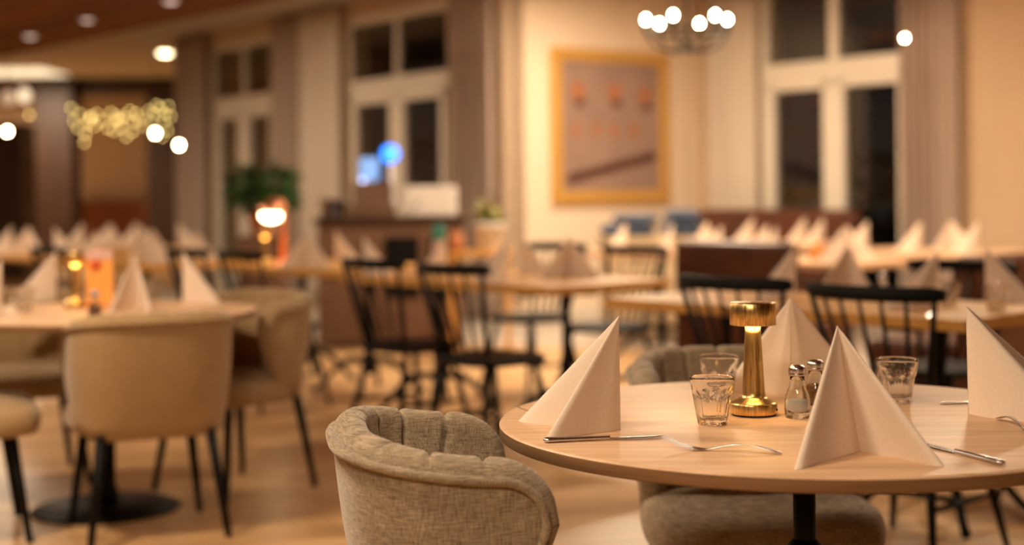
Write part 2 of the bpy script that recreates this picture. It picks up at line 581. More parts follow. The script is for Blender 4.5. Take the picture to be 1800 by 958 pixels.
# ---- far left room: pillars, lintel, panel, bench
def block(name, x0, x1, y0, y1, z0, z1, m, bev=.01):
    b = MB().rbox(((x0 + x1) / 2, (y0 + y1) / 2, (z0 + z1) / 2), (x1 - x0, y1 - y0, z1 - z0), bev)
    return b.build(name, m)
def pxX(px, Y):
    return (px - 900) / FPX * Y
struct(block('trim_2', pxX(-60, 25), pxX(318, 25), 25.0, 25.4, 2.93, 3.19, M['walnut']))
struct(block('trim_3', pxX(62, 24.6), pxX(127, 24.6), 24.6, 25.2, 0, 3.19, M['walnut']))
tag(block('wooden_cabinet', pxX(-60, 21), pxX(40, 21), 21, 21.6, 0, 2.25, M['walnut']), 'tall dark wooden cupboard at the far left edge, beside the dark pillar', 'cabinet')
struct(block('door_1', pxX(258, 25.5), pxX(322, 25.5), 25.5, 25.62, 0, 2.93, M['walnut']))
tag(block('wall_bench_panel', pxX(120, 26.5), pxX(262, 26.5), 26.5, 26.9, .0, 1.12, M['tan'], .08), 'long tan upholstered bench against the far left wall under the fairy lights', 'bench')
led = block('ceiling_light_panel', pxX(-120, 23), pxX(80, 23), 22.9, 24.3, CZ - .02, CZ - .002, mat('led_panel', (1, .95, .8), .5, emis=(1, .86, .58), estr=.8))
tag(led, 'long pale light panel recessed in the ceiling at the far left', 'light')

# ---- ceiling spots that show
def spot(px, py, z, m, label, r=.05, drop=.0):
    p = at(px, py, z)
    root = empty('ceiling_spotlight', p)
    MB().lathe([(r * 1.25, 0), (r * 1.3, -.012), (r * 1.02, -.014), (r * .98, -.006)], 24, caps=False).build('rim', M['white'], root)
    MB().ball((0, 0, -.008), r, 10, .35).build('lens', m, root)
    tag(root, label, 'ceiling light')
coolspot = mat('dim_spot_lens', (.9, .88, .9), .4, emis=(1, .80, .72), estr=.85)
spot(53, 62, 2.75, coolspot, 'small spotlight in the timber ceiling, leftmost of the three', .055)
spot(153, 33, 2.75, coolspot, 'dim small spotlight in the timber ceiling, middle of the three', .05)
spot(300, 0, 2.75, coolspot, 'small spotlight in the timber ceiling at the very top edge of the photo', .055)
spot(290, 92, CZ - .004, M['opal'], 'bright spotlight in the plain ceiling between timber ceiling and curtain', .09)

# ---- curtains
def curtain(P, d, off, t0, t1, z0, z1, m, label, waves=7, amp=.038, taper=0.0, seed=1):
    rnd = random.Random(seed)
    n = waves * 12
    ph = [rnd.uniform(-.5, .5) for _ in range(8)]
    def f(s, z):
        k = (z - z0) / (z1 - z0)
        t = t0 + (t1 - t0) * (s * (1 - taper * (1 - k)) if taper >= 0 else s)
        a = amp * (1 + .35 * math.sin(5 * s + ph[0])) * (.7 + .3 * (1 - k))
        y = a * math.sin(2 * PI * waves * s + ph[1] + .7 * math.sin(3 * s + ph[2]) + .12 * math.sin(3 * k + ph[3]))
        p = P + d * t - off * (.085 + y)
        return (p.x, p.y, z)
    rows = [[f(i / n, z0 + (z1 - z0) * j / 14) for i in range(n + 1)] for j in range(15)]
    b = MB().grid(rows)
    o = b.build('curtain', m)
    mo = o.modifiers.new('thickness', 'SOLIDIFY')
    mo.thickness = .006
    tag(o, label, 'curtain')
    return o
curtain(A, U, V, 5.97, 6.88, .03, CZ - .04, M['curtain'], 'blush curtain left of the leftmost window', 6, seed=1)
curtain(A, U, V, 3.65, 4.25, .03, CZ - .04, M['curtain'], 'blush curtain directly right of the leftmost window', 5, seed=2)
curtain(A, U, V, 2.74, 3.62, .03, CZ - .04, M['curtain2'], 'cream curtain directly left of the middle window', 4, seed=3)
curtain(A, U, V, .04, .72, .03, CZ - .04, M['curtain'], 'blush curtain between the middle window and the wall with the picture', 7, seed=4)
curtain(B, -U, V, .22, .86, .03, CZ - .04, M['curtain2'], 'pale curtain left of the right window', 5, seed=5)
curtain(B, -U, V, 2.56, 3.14, .03, CZ - .04, M['curtain'], 'blush curtain right of the right window', 6, seed=6)

# ---- framed picture
def wallpt(P, d, t, z, off=Vector((0, 0, 0)), o=0.0):
    p = P + d * t + off * o
    return Vector((p.x, p.y, z))
def picture():
    # wall parameter of a pixel column on the picture wall
    def tpx(px):
        r = (px - 900) / FPX
        return (r * A.y - A.x) / (V.x - r * V.y)
    t0, t1 = tpx(967), tpx(1172)
    Ym = A.y + V.y * (t0 + t1) / 2
    z1 = CAMH + (337 - 90) / FPX * Ym
    z0 = CAMH - (358 - 337) / FPX * Ym
    w_, h_ = t1 - t0, z1 - z0
    root = empty('framed_picture', wallpt(A, V, (t0 + t1) / 2, (z0 + z1) / 2, -U, .03))
    root.rotation_euler = (0, 0, math.atan2(V.y, V.x))
    f = MB()
    fw = .115
    for (cx, cz, sx, sz) in ((0, h_ / 2 - fw / 2, w_, fw), (0, -h_ / 2 + fw / 2, w_, fw), (-w_ / 2 + fw / 2, 0, fw, h_ - 2 * fw), (w_ / 2 - fw / 2, 0, fw, h_ - 2 * fw)):
        f.rbox((cx, 0, cz), (sx, .05, sz), .012)
    f.build('frame', M['gold'], root)
    MB().rbox((0, .005, 0), (w_ - 2 * fw + .02, .02, h_ - 2 * fw + .02), 0).build('print', noisy('mauve_print', (.36, .24, .19), (.30, .20, .16), 3, .35), root)
    cm = mat('printed_copper_colour', (.42, .16, .075), .4)
    dk = mat('printed_dark_brown', (.10, .035, .025), .5)
    iw, ih = w_ - 2 * fw, h_ - 2 * fw
    def pp(u, v):
        return ((u - .5) * iw, -.008, (.5 - v) * ih)
    def disc(b, u, v, r, ry=None):
        ry = ry or r
        c = pp(u, v)
        n = 20
        b.add([(c[0] + r * math.cos(2 * PI * k / n), c[1], c[2] + ry * math.sin(2 * PI * k / n)) for k in range(n)]
              + [(c[0] + r * math.cos(2 * PI * k / n), c[1] + .006, c[2] + ry * math.sin(2 * PI * k / n)) for k in range(n)],
              [list(range(n))] + [[k, (k + 1) % n, n + (k + 1) % n, n + k] for k in range(n)])
    for u, v in ((.16, .23), (.53, .23), (.84, .25)):
        b = MB(); disc(b, u, v, .085, .085); b.build('printed_motif', cm, root)
        b = MB(); disc(b, u + .02, v + .09, .07, .035); b.build('printed_shadow', dk, root)
    for u, v in ((.14, .53), (.34, .52), (.52, .53), (.72, .52)):
        b = MB(); disc(b, u, v, .045, .075); b.build('printed_motif', cm, root)
    b = MB()
    for k in range(9):
        disc(b, .1 + k * .1, .90 - k * .021, .07, .055)
    b.build('printed_shadow', dk, root)
    tag(root, 'large gilt framed picture of copper coloured objects on the cream wall', 'picture')
picture()

# ---- chandelier
def chandelier():
    Y = 8.6
    c = atY(1207, 26, Y)
    root = empty('chandelier', (c.x, c.y, c.z - .05))
    R = .243
    b = MB()
    b.tube([(R * math.cos(2 * PI * k / 40), R * math.sin(2 * PI * k / 40), -.05) for k in range(40)], .009, 8, closed=True)
    b.build('ring', M['iron'], root)
    for k in range(6):
        a = 2 * PI * k / 6 + .087
        x, y = R * math.cos(a), R * math.sin(a)
        s = MB()
        s.tube([(0, 0, -.12), (x * .4, y * .4, -.17), (x * .8, y * .8, -.13), (x, y, -.05)], .007, 8)
        s.lathe([(.004, -.05), (.022, -.045), (.014, -.035), (.014, .0), (.004, .003)], 14, Matrix.Translation((x, y, 0)))
        s.build('arm', M['iron'], root)
        MB().ball((x, y, .022), .014, 10, 1.35).build('bulb', M['bulb'], root)
    st = MB()
    st.lathe([(.006, -.17), (.025, -.14), (.012, -.10), (.008, .0), (.008, .5)], 14)
    st.tube([(0, 0, .5), (0, 0, CZ - c.z + .05)], .006, 8)
    st.build('stem', M['iron'], root)
    st = MB().lathe([(.055, 0), (.05, .018), (.01, .03)][::-1], 20, Matrix.Translation((0, 0, CZ - c.z + .05 - .03)))
    st.build('ceiling_rose', M['iron'], root)
    tag(root, 'black iron chandelier ring with lit bulbs in front of the picture wall', 'chandelier')
    return root
chandelier()

# ---- hanging pendants at the left, fairy lights
def pendant(px, py, Y, label, top=2.75, m=None, r=.022):
    p = atY(px, py, Y)
    root = empty('pendant_lamp', p)
    MB().ball((0, 0, 0), r, 12, 1.2).build('bulb', m or M['pendant'], root)
    MB().lathe([(.02, r * 1.0), (.03, r * 1.1), (.028, r * 1.9), (.008, r * 2.2)], 16).build('socket', M['copper'], root)
    MB().tube([(0, 0, r * 2), (0, 0, top - p.z)], .004, 6).build('cord', M['iron'], root)
    tag(root, label, 'pendant lamp')
pendant(13, 231, 14, 'glowing pendant bulb in the far left dining area by the tall cupboard')
pendant(273, 234, 14, 'glowing pendant bulb in front of the dark door, higher of the pair', 2.75)
pendant(315, 255, 13.4, 'glowing pendant bulb just left of the curtain, lower of the pair', 2.75)
pendant(1590, 67, 12.2, 'added glowing bulb standing in for a lamp reflection on the upper right pane of the right window', CZ, M['pane_glint'], r=.014)  # no real pendant: added bulb imitates a reflection on the pane
pendant(43, 168, 22, 'dim round lamp hanging at the top of the dark pillar', CZ, M['dimbulb'], .09)
pendant(14, 172, 22, 'faint round lamp at the far left edge beside the dim round lamp', CZ, mat('faint_lamp_glass', (1, .9, .8), .4, emis=(1, .75, .5), estr=.35), .09)

def fairy():
    Y = 24.3
    root = empty('fairy_light_string', (pxX(220, Y), Y, CAMH + (345 - 185) / FPX * Y))
    rnd = random.Random(3)
    pts = [(125, 190), (155, 215), (150, 235), (160, 205), (180, 212), (195, 198), (205, 210), (218, 205), (228, 195), (212, 225), (222, 240), (235, 215), (245, 210), (262, 195),
           (270, 200), (282, 190), (290, 200), (296, 187), (288, 215), (300, 205), (275, 185), (316, 210), (140, 200), (137, 225), (170, 200), (200, 230), (190, 225), (252, 222), (285, 240), (268, 215),
           (148, 250), (52, 202), (205, 205), (212, 212), (158, 208), (166, 222), (130, 212), (240, 200), (294, 230), (232, 232)]
    first = None
    line = []
    for (px, py) in pts:
        q = atY(px, py, Y + rnd.uniform(-.2, .3)) - root.location
        if first is None:
            first = MB().ball((0, 0, 0), .017, 6).build('bulb', M['fairy'], root)
            o = first
        else:
            o = first.copy()
            col.objects.link(o)
        o.location = q
        line.append(q)
    b = MB()
    zig = []
    for q in sorted(line, key=lambda v: v.x):
        zig += [(q.x - .01, q.y, CZ - .04 - root.location.z), (q.x, q.y, q.z + .015), (q.x + .01, q.y, CZ - .04 - root.location.z)]
    b.tube(zig, .003, 4)
    b.build('wire', M['iron'], root)
    tag(root, 'hanging fairy lights with many small golden bulbs in the far left room', 'fairy lights')
fairy()
#@@FURN
# ================================================================== FURNITURE BUILDERS
def lerp(a, b, t):
    return a + (b - a) * t
def smooth(e0, e1, x):
    t = max(0, min(1, (x - e0) / (e1 - e0)))
    return t * t * (3 - 2 * t)

def u_path(a, b, yc, ytip, tipx, n):
    """U in plan, from the right tip round the back to the left tip, evenly spaced"""
    pts = []
    K = 120
    for k in range(20):
        t = k / 20
        pts.append((lerp(tipx, a, t ** .7), lerp(ytip, yc, t)))
    for k in range(K + 1):
        an = -PI * k / K
        e = 2 / 2.9
        cx, sx = math.cos(an), math.sin(an)
        pts.append((a * math.copysign(abs(cx) ** e, cx), yc - b * abs(sx) ** e))
    for k in range(19, -1, -1):
        t = k / 20
        pts.append((-lerp(tipx, a, t ** .7), lerp(ytip, yc, t)))
    d = [0]
    for p, q in zip(pts, pts[1:]):
        d.append(d[-1] + math.hypot(q[0] - p[0], q[1] - p[1]))
    out = []
    j = 0
    for i in range(n + 1):
        s = d[-1] * i / n
        while j < len(d) - 2 and d[j + 1] < s:
            j += 1
        t = (s - d[j]) / max(1e-9, d[j + 1] - d[j])
        out.append((lerp(pts[j][0], pts[j + 1][0], t), lerp(pts[j][1], pts[j + 1][1], t)))
    return out, d[-1]

def make_armchair(cloth='linen'):
    root = empty('armchair')
    NS = 176
    top, ltop = u_path(.280, .215, -.05, .055, .276, NS)
    bot, _ = u_path(.252, .140, -.05, -.035, .252, NS)
    NCH = 11
    RR = .075
    def lean(s):      # 0 along the rim, 1 where the rim has turned down into the front edge
        u = ltop * min(s, 1 - s)
        return max(0.0, (RR - u) / RR)
    def ztop(s):      # s in 0..1, height of the piping
        k = abs(s * 2 - 1)
        return .757 - .030 * smooth(.30, .92, k) - RR * (1 - math.sqrt(max(0, 1 - lean(s) ** 2)))
    def zbot(s):
        k = abs(s * 2 - 1)
        return .355 + .05 * smooth(.55, 1.0, k)
    def normal(path, i):
        p, q = path[max(i - 1, 0)], path[min(i + 1, NS)]
        tx, ty = q[0] - p[0], q[1] - p[1]
        l = math.hypot(tx, ty)
        return (ty / l, -tx / l)       # provisional, flipped to point inward below
    cols = []
    pipe = []
    TW = .060
    for i in range(NS + 1):
        s = i / NS
        n = normal(top, i)
        mid = (0, -.02)
        if (mid[0] - top[i][0]) * n[0] + (mid[1] - top[i][1]) * n[1] < 0:
            n = (-n[0], -n[1])
        ch = 1.0 if min(s, 1 - s) < .5 / NCH else min(1.0, abs(math.sin(PI * NCH * s)) * 3.2) ** .6
        zt, zb = ztop(s), zbot(s)
        P, Q = Vector((top[i][0], top[i][1], zt)), Vector((bot[i][0], bot[i][1], zb))
        nv = Vector((n[0], n[1], 0))
        sec = []
        # bottom closing
        inner_b = Q + nv * .05 + Vector((0, 0, .03))
        for k in range(9):
            t = k / 8
            p = Q.lerp(P, t) - nv * (.012 * math.sin(PI * t))
            sec.append(p)
        hr = .018 + .010 * ch
        ln = lean(s)
        upv = Vector((0, ln, math.sqrt(max(0, 1 - ln * ln))))
        tw = TW * (.86 + .14 * ch)
        for k in range(1, 12):
            ph = PI * k / 12
            p = P + nv * (tw * (1 - math.cos(ph)) / 2 + .002) + upv * (hr * math.sin(ph) ** .8 + .006 * math.sin(ph / 2) * (1 - ln))
            sec.append(p)
        for k in range(9):
            t = k / 8
            p = (P + nv * tw + Vector((0, 0, -.004))).lerp(inner_b, t) + nv * (.010 * math.sin(PI * t) * ch - .006 * (1 - ch))
            sec.append(p)
        cols.append(sec)
        pipe.append(P - nv * .0035)
    b = MB()
    b.grid([[tuple(p) for p in r] for r in cols])
    # underside closing strip
    b.grid([[tuple(r[-1]), tuple(r[0])] for r in cols])
    # rounded front edge of each wing, swept down from the rim
    for sec in (cols[0], cols[-1]):
        rows = []
        for k in range(9):
            a, c = sec[8 - k], sec[-9 + k]
            row = [tuple(a)]
            for q in range(1, 12):
                ph = PI * q / 12
                row.append(tuple(a.lerp(c, (1 - math.cos(ph)) / 2) + Vector((0, .028 * math.sin(ph) ** .8, 0))))
            row.append(tuple(c))
            rows.append(row)
        b.grid(rows)
        b.add(rows[-1], [list(range(13))], True)
    b.build('backrest', M[cloth], root)
    pp = [cols[0][0].lerp(pipe[0], t) + Vector((.002, 0, 0)) for t in (.0, .2, .4, .6, .8)]
    path = [p + Vector((0, .004 * (1 - k / 5), 0)) for k, p in enumerate(pp)] + pipe
    path += [cols[-1][0].lerp(pipe[-1], t) - Vector((.002, 0, 0)) for t in (.8, .6, .4, .2, .0)]
    MB().tube([tuple(p) for p in path], .0078, 10).build('piping', M[cloth], root)
    # seat cushion
    s = MB()
    rows = []
    nz, na = 14, 56
    for j in range(nz + 1):
        t = j / nz
        row = []
        for k in range(na):
            an = 2 * PI * k / na
            e = 2 / 4.2
            cx = math.copysign(abs(math.cos(an)) ** e, math.cos(an))
            cy = math.copysign(abs(math.sin(an)) ** e, math.sin(an))
            if t < .12:
                r, z = .94 * t / .12 * .98 + .0001, .365
            elif t < .62:
                q = (t - .12) / .5
                r = .93 + .07 * math.sin(PI * q) ** .6
                z = .365 + .095 * q
            else:
                q = (t - .62) / .38
                r = .93 * (1 - q) + .0001
                z = .46 + .028 * math.sin(PI / 2 * q) ** .7
            row.append((.270 * r * cx * (1 - .10 * (cy < 0) * cy * cy), .062 + .222 * r * cy, z))
        rows.append(row)
    s.grid(rows, True, False, True)
    s.build('seat', M[cloth], root)
    for sx in (-1, 1):
        for sy in (-1, 1):
            MB().tube([(sx * .185, sy * .17 + .01, .372), (sx * .232, sy * .222 + .01, .004)], [.019, .012], 14).build('leg', M['black'], root)
    return root

def make_spindle_chair():
    root = empty('spindle_chair')
    s = MB()
    rows = []
    for j in range(9):
        t = j / 8
        row = []
        for k in range(40):
            an = 2 * PI * k / 40
            e = 2 / 3.2
            cx = math.copysign(abs(math.cos(an)) ** e, math.cos(an))
            cy = math.copysign(abs(math.sin(an)) ** e, math.sin(an))
            r, z = [(0.001, .425), (.90, .425), (.97, .43), (1, .44), (1, .452), (.96, .460), (.8, .457), (.4, .450), (.001, .448)][j]
            row.append((.215 * r * cx, .21 * r * cy, z))
        rows.append(row)
    s.grid(rows, True, False, True)
    s.build('seat', M['black'], root)
    # top rail, bowed backwards
    def rail(u, z):
        x = u * .25
        return Vector((x, -.30 + .085 * u * u, z))
    rows = []
    prof = [(-.011, .832), (-.012, .855), (-.008, .872), (.0, .877), (.008, .872), (.011, .855), (.010, .832), (0, .827)]
    for i in range(25):
        u = -1 + 2 * i / 24
        sq = 1 - .25 * smooth(.85, 1, abs(u))
        rows.append([tuple(rail(u, .852 + (z - .852) * sq) + Vector((0, y, 0))) for y, z in prof])
    b = MB().grid(rows, True, False, True)
    b.add(rows[0], [list(range(8))]).add(rows[-1], [list(range(8))])
    b.build('top_rail', M['black'], root)
    for k in range(7):
        u = -.90 + 1.8 * k / 6
        p = rail(u, .835)
        q = Vector((u * .165, -.175 + .035 * u * u, .452))
        r = .0115 if k in (0, 6) else .0075
        m_ = p.lerp(q, .6)
        MB().tube([tuple(p), tuple(m_), tuple(q)], [r * .8, r * 1.15, r * .9], 8).build('spindle', M['black'], root)
    feet = []
    for sx in (-1, 1):
        for sy in (-1, 1):
            a, c = Vector((sx * .14, sy * .13, .43)), Vector((sx * .215, sy * .215 - (.02 if sy < 0 else 0), .002))
            MB().tube([tuple(a), tuple(a.lerp(c, .45)), tuple(c)], [.013, .0165, .010], 10).build('leg', M['black'], root)
            feet.append(a.lerp(c, .58))
    for i, j in ((0, 1), (2, 3)):
        MB().tube([tuple(feet[i]), tuple(feet[i].lerp(feet[j], .5)), tuple(feet[j])], [.008, .011, .008], 8).build('stretcher', M['black'], root)
    MB().tube([tuple(feet[0].lerp(feet[1], .5)), tuple(feet[2].lerp(feet[3], .5))], .009, 8).build('stretcher', M['black'], root)
    return root

def round_table(name, x, y, R, label):
    root = empty(name, (x, y, 0))
    b = MB()
    b.lathe([(.001, .75), (R - .006, .75), (R - .002, .7488), (R, .746)], 128, caps=False)
    b.build('tabletop', M['oak'], root)
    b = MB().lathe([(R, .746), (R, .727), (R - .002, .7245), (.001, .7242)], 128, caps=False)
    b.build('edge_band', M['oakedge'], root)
    cw = 1.0 if name == 'round_table' and x > 0 else 1.75
    MB().lathe([(.021 * cw, .70), (.021 * cw, .54), (.021 * cw, .10), (.026 * cw, .07), (.028 * cw, .02)], 24).build('column', M['black'], root)
    MB().lathe([(.04, .705), (.075, .712), (.15, .7195), (.15, .7235), (.001, .7238)], 24).build('top_plate', M['black'], root)
    MB().lathe([(.001, .001), (.27, .001), (.275, .006), (.27, .012), (.10, .022), (.03, .034), (.001, .036)], 64, caps=False).build('base_plate', M['black'], root)
    if x > 0:
        MB().lathe([(.0205, .525), (.030, .515), (.040, .500), (.046, .47), (.044, .45), (.0205, .43)], 28).build('collar', M['black'], root)
    tag(root, label, 'table', 'round oak dining tables')
    return root

def rect_table(x, y, uvec, vvec, lu, lv, label, m='honey', bases=2):
    """corner x,y nearest the camera; uvec/vvec unit directions of the sides"""
    c = Vector((x, y, 0)) + uvec * lu / 2 + vvec * lv / 2
    root = empty('dining_table', c, math.atan2(uvec.y, uvec.x))
    MB().rbox((0, 0, .730), (lu, lv, .040), .004).build('tabletop', M[m], root)
    n = bases
    for k in range(n):
        bx = 0 if n == 1 else (-lu / 2 + .32 + (lu - .64) * k / (n - 1))
        b = MB()
        T = Matrix.Translation((bx, 0, 0))
        b.lathe([(.022, .69), (.03, .66), (.020, .60), (.024, .40), (.036, .34), (.026, .26), (.040, .20), (.034, .12)], 16, T)
        b.rbox((0, 0, .698), (.10, lv * .7, .022), .004, T)
        b.rbox((0, 0, .698), (.38, .05, .022), .004, T)
        for q in range(4):
            an = PI / 4 + q * PI / 2
            dx, dy = math.cos(an), math.sin(an)
            b.tube([(.02 * dx, .02 * dy, .20), (.12 * dx, .12 * dy, .205), (.22 * dx, .22 * dy, .13), (.29 * dx, .29 * dy, .045), (.33 * dx, .33 * dy, .018)], [.022, .020, .017, .015, .018], 8, T=T)
        b.build('pedestal', M['iron'], root)
    tag(root, label, 'table')
    return root

# ---------------------------------------------------------------- table ware
def napkin_mesh(apex, spine, c1, c2, thick=.0105):
    """standing folded napkin: two double-layer wings that meet at the spine crease"""
    b = MB()
    apex, spine = Vector(apex), Vector(spine)
    for c, o in ((Vector(c1), 1), (Vector(c2), -1)):
        e1, e2 = c - spine, apex - spine
        nrm = e1.cross(e2).normalized() * o
        NA, NB = 16, 18
        for side in (1, -1):
            rows = []
            for j in range(NB + 1):
                bz = j / NB
                row = []
                for i in range(NA + 1):
                    a = i / NA
                    base = spine + e1 * a * (1 - bz) + e2 * bz
                    g = min(1, a * 5 + .12) * math.sqrt(max(0, 1 - a ** 7)) if a > 0 else .12
                    off = side * (thick * (1 - bz) ** .8 + .0010) * g
                    bow = .010 * math.sin(PI * a) * (1 - bz) * 1.0
                    row.append(tuple(base + nrm * (off + bow)))
                rows.append(row)
            b.grid(rows)
    return b
def make_napkin(half, h=.205, l=.19, lean=(0, 0)):
    a = math.radians(half)
    b = napkin_mesh((lean[0], lean[1], h), (0, 0, 0), (l * math.sin(a), l * math.cos(a), 0), (-l * math.sin(a), l * math.cos(a), 0))
    return b.build('folded_napkin', M['napkin'])

def make_lamp():
    root = empty('table_lamp')
    MB().lathe([(.001, 0), (.042, 0), (.0425, .0035), (.001, .0035)], 48, caps=False).build('foot_pad', M['darkplate'], root)
    b = MB()
    b.lathe([(.001, .0035), (.0440, .0035), (.0447, .0050), (.0447, .0215), (.0440, .0230), (.0400, .0265), (.0300, .0310), (.0245, .0345), (.0222, .0390), (.0212, .046),
             (.0200, .070), (.0185, .100), (.0168, .130), (.0152, .155), (.0142, .172), (.001, .172)], 64, caps=False)
    o = b.build('stem', M['brass'], root)
    b = MB()
    b.lathe([(.043, .172), (.0440, .1722), (.0440, .2135), (.0425, .2150), (.001, .2150)], 64, caps=False)
    b.lathe([(.043, .172), (.0422, .176), (.0422, .209), (.001, .209)], 64, caps=False)
    b.build('lamp_shade', M['brass'], root)
    MB().lathe([(.0142, .1745), (.0420, .1745), (.0420, .178), (.0142, .178)], 48, caps=False).build('light_ring', M['glow'], root)
    MB().lathe([(.001, 0), (.0022, 0), (.0022, .002), (.001, .002)], 12, Matrix.Translation((.0440, -.006, .012)) @ Matrix.Rotation(PI / 2, 4, 'Y')).build('charging_port', M['darkplate'], root)
    return root

def make_tumbler():
    H = .088
    def ro(z):
        t = z / H
        return .0268 + .0150 * t ** .85
    NF = 9
    def mod(r, z, a):
        k = z / H
        if r < .02 or k > .70:
            return r
        w = abs(((a * NF / (2 * PI)) % 1) - .5) * 2      # 1 at the ridges, 0 mid-flute
        arch = .66 - .10 * w ** 2
        if k > arch:
            return r
        return r - .0026 * (1 - w ** 2) * min(1, (arch - k) * 14) - .0004
    n = 108
    zs = [0.0, .0025, .006, .010, .016, .022, .028, .034, .040, .045, .049, .053, .056, .059, .062, .066, .072, .080, .0862]
    prof = [(.001, .0018), (.018, .0018), (.0225, 0)] + [(ro(z) - (.0018 if z == 0 else 0), z) for z in zs] + [(ro(H) - .0006, .0878), (ro(H) - .0016, H), (ro(H) - .0026, .0874)]
    inner = [(ro(z) - (.0028 if z > .06 else .0048), z) for z in (.084, .080, .068, .060, .054, .044, .032, .022, .016)] + [(ro(.012) - .008, .0125), (.012, .0118), (.001, .0118)]
    b = MB().lathe(prof + inner, n, mod=lambda r, z, a: mod(r, z, a) if r > ro(z) - .0022 and z > .003 else r, caps=False)
    return b.build('drinking_glass', M['glass'])

def make_shaker(kind):
    root = empty('salt_shaker' if kind == 'salt' else 'pepper_shaker')
    k = 1
    def facet(r, z, a):
        if r < .012 or z > .062:
            return r
        w = abs(((a * 8 / (2 * PI)) % 1) - .5) * 2
        return r * (.965 + .035 * w)
    outer = [(.001, .001), (.021, .0), (.0235, .002), (.0243, .008), (.0247, .020), (.0243, .032), (.0222, .042), (.0182, .052), (.0150, .060), (.0140, .066), (.0136, .076), (.0136, .083)]
    inner = [(.0118, .083), (.0118, .066), (.0155, .054), (.0200, .042), (.0220, .030), (.0222, .018), (.0205, .011), (.001, .010)]
    MB().lathe(outer + inner, 64, mod=facet, caps=False).build('jar', M['greenglass'], root)
    lv = .033 if kind == 'salt' else .050
    fill = [(.001, .0106), (.0200, .0115), (.0216, .018), (.0215, .030)]
    if kind != 'salt':
        fill += [(.0195, .042), (.0170, .049)]
    fill += [((fill[-1][0]) * .98, lv), (.008, lv + .002), (.001, lv + .001)]
    MB().lathe(fill, 40, caps=False).build('salt_fill' if kind == 'salt' else 'pepper_fill', M['salt' if kind == 'salt' else 'pepper'], root)
    c = MB().lathe([(.0150, .079), (.0164, .080), (.0166, .083), (.0158, .084), (.0162, .0855), (.0164, .092), (.0155, .0955), (.0110, .0985), (.0050, .0998), (.001, .100)], 40, caps=False)
    c.lathe([(.0150, .079), (.0140, .0795), (.0140, .084), (.001, .084)], 40, caps=False)
    c.build('screw_cap', M['chrome'], root)
    return root

def make_fork():
    root = empty('fork')
    def zc(t):   # centre height along the length 0 (tine tips) .. 1 (end of handle)
        L_ = t * .196
        if L_ < .075:
            q = L_ / .075
            return .0025 + .0185 * (1 - q) ** 2.0 + .004 * math.sin(PI * q) * 0
        q = (L_ - .075) / .121
        return .0025 + .0105 * math.sin(PI * min(1, q * 1.02)) ** 1.2
    def strip(b, x0, x1, wfun, th, yoff=0.0, n=22):
        rows = []
        for i in range(n + 1):
            x = lerp(x0, x1, i / n)
            z = zc(x / .196)
            w_ = wfun(x)
            rows.append([(x, yoff - w_, z), (x, yoff - w_ * .6, z + th), (x, yoff + w_ * .6, z + th), (x, yoff + w_, z), (x, yoff + w_ * .6, z - th * .6), (x, yoff - w_ * .6, z - th * .6)])
        b.grid(rows, True, False, True)
        b.add(rows[0], [list(range(6))]).add(rows[-1], [list(range(6))])
    h = MB()
    def hw(x):
        if x < .078:
            return lerp(.0115, .0035, smooth(.050, .078, x))
        return lerp(.0030, .0088, smooth(.085, .18, x)) * (1 - .55 * smooth(.186, .196, x))
    strip(h, .046, .196, hw, .0014, n=40)
    h.build('handle', M['chrome'], root)
    for k in range(4):
        t = MB()
        yo = (-.0088 + k * .00587)
        strip(t, .0, .05, lambda x: .0010 + .0008 * min(1, x / .03), .0009, yo, 12)
        t.build('tine', M['chrome'], root)
    return root
def make_knife():
    root = empty('knife')
    b = MB()
    rows = []
    for i in range(25):
        x = .1 * i / 24
        wv = .0095 * min(1, (x / .022) ** .5 + .06) * (1 - .25 * smooth(.07, .1, x))
        rows.append([(x, -.0085, .0030), (x, -.0085 + wv * 1.0, .0036), (x, -.0085 + 2 * wv, .0030), (x, -.0085 + wv, .0022)])
    b.grid(rows, True, False, True)
    b.add(rows[0], [[0, 1, 2, 3]]).add(rows[-1], [[0, 1, 2, 3]])
    b.build('blade', M['chrome'], root)
    h = MB()
    rows = []
    for i in range(40):
        t = i / 39
        x = .098 + .118 * t
        rib = .0004 * math.sin(t * 130) * smooth(.15, .25, t)
        wv = lerp(.0055, .0090, t) * (1 - .5 * smooth(.94, 1, t)) + rib
        hv = lerp(.0030, .0048, t) * (1 - .5 * smooth(.95, 1, t)) + rib
        rows.append([(x, wv * math.cos(2 * PI * k / 12), .0049 + hv * math.sin(2 * PI * k / 12)) for k in range(12)])
    h.grid(rows, True, False, True)
    h.add(rows[0], [list(range(12))]).add(rows[-1], [list(range(12))])
    h.build('handle', M['chrome'], root)
    return root
#@@PLACE
# ================================================================== FOREGROUND TABLE
TX, TY, TR = .542, 2.754, .5707
round_table('round_table', TX, TY, TR, 'round light oak table in front holding a brass lamp and clear glasses')
TZ = .7502

lamp = make_lamp()
def put(proto, px, py, label, cat, group=None, rz=0.0, z=TZ):
    return place(proto, at(px, py, z), rz, label, cat, group)
put(lamp, 1325, 729, 'brushed brass table lamp standing on the front round table', 'table lamp', rz=-.3)
tum = make_tumbler()
put(tum, 1253, 746, 'clear tumbler left of the brass lamp, nearest the front of its table', 'drinking glass', rz=.2)
put(tum, 1264, 699, 'clear tumbler half hidden behind the nearest tumbler and the brass lamp', 'drinking glass', rz=.5)
put(tum, 1578, 707, 'clear tumbler behind the right edge of the front folded napkin', 'drinking glass', rz=.05)
shk = make_shaker('salt')
put(shk, 1402, 734, 'glass shaker of white salt with a chrome cap beside the brass lamp', 'salt shaker')
pep = make_shaker('pepper')
put(pep, 1434, 722, 'glass pepper shaker with chrome cap behind the salt shaker', 'pepper shaker')

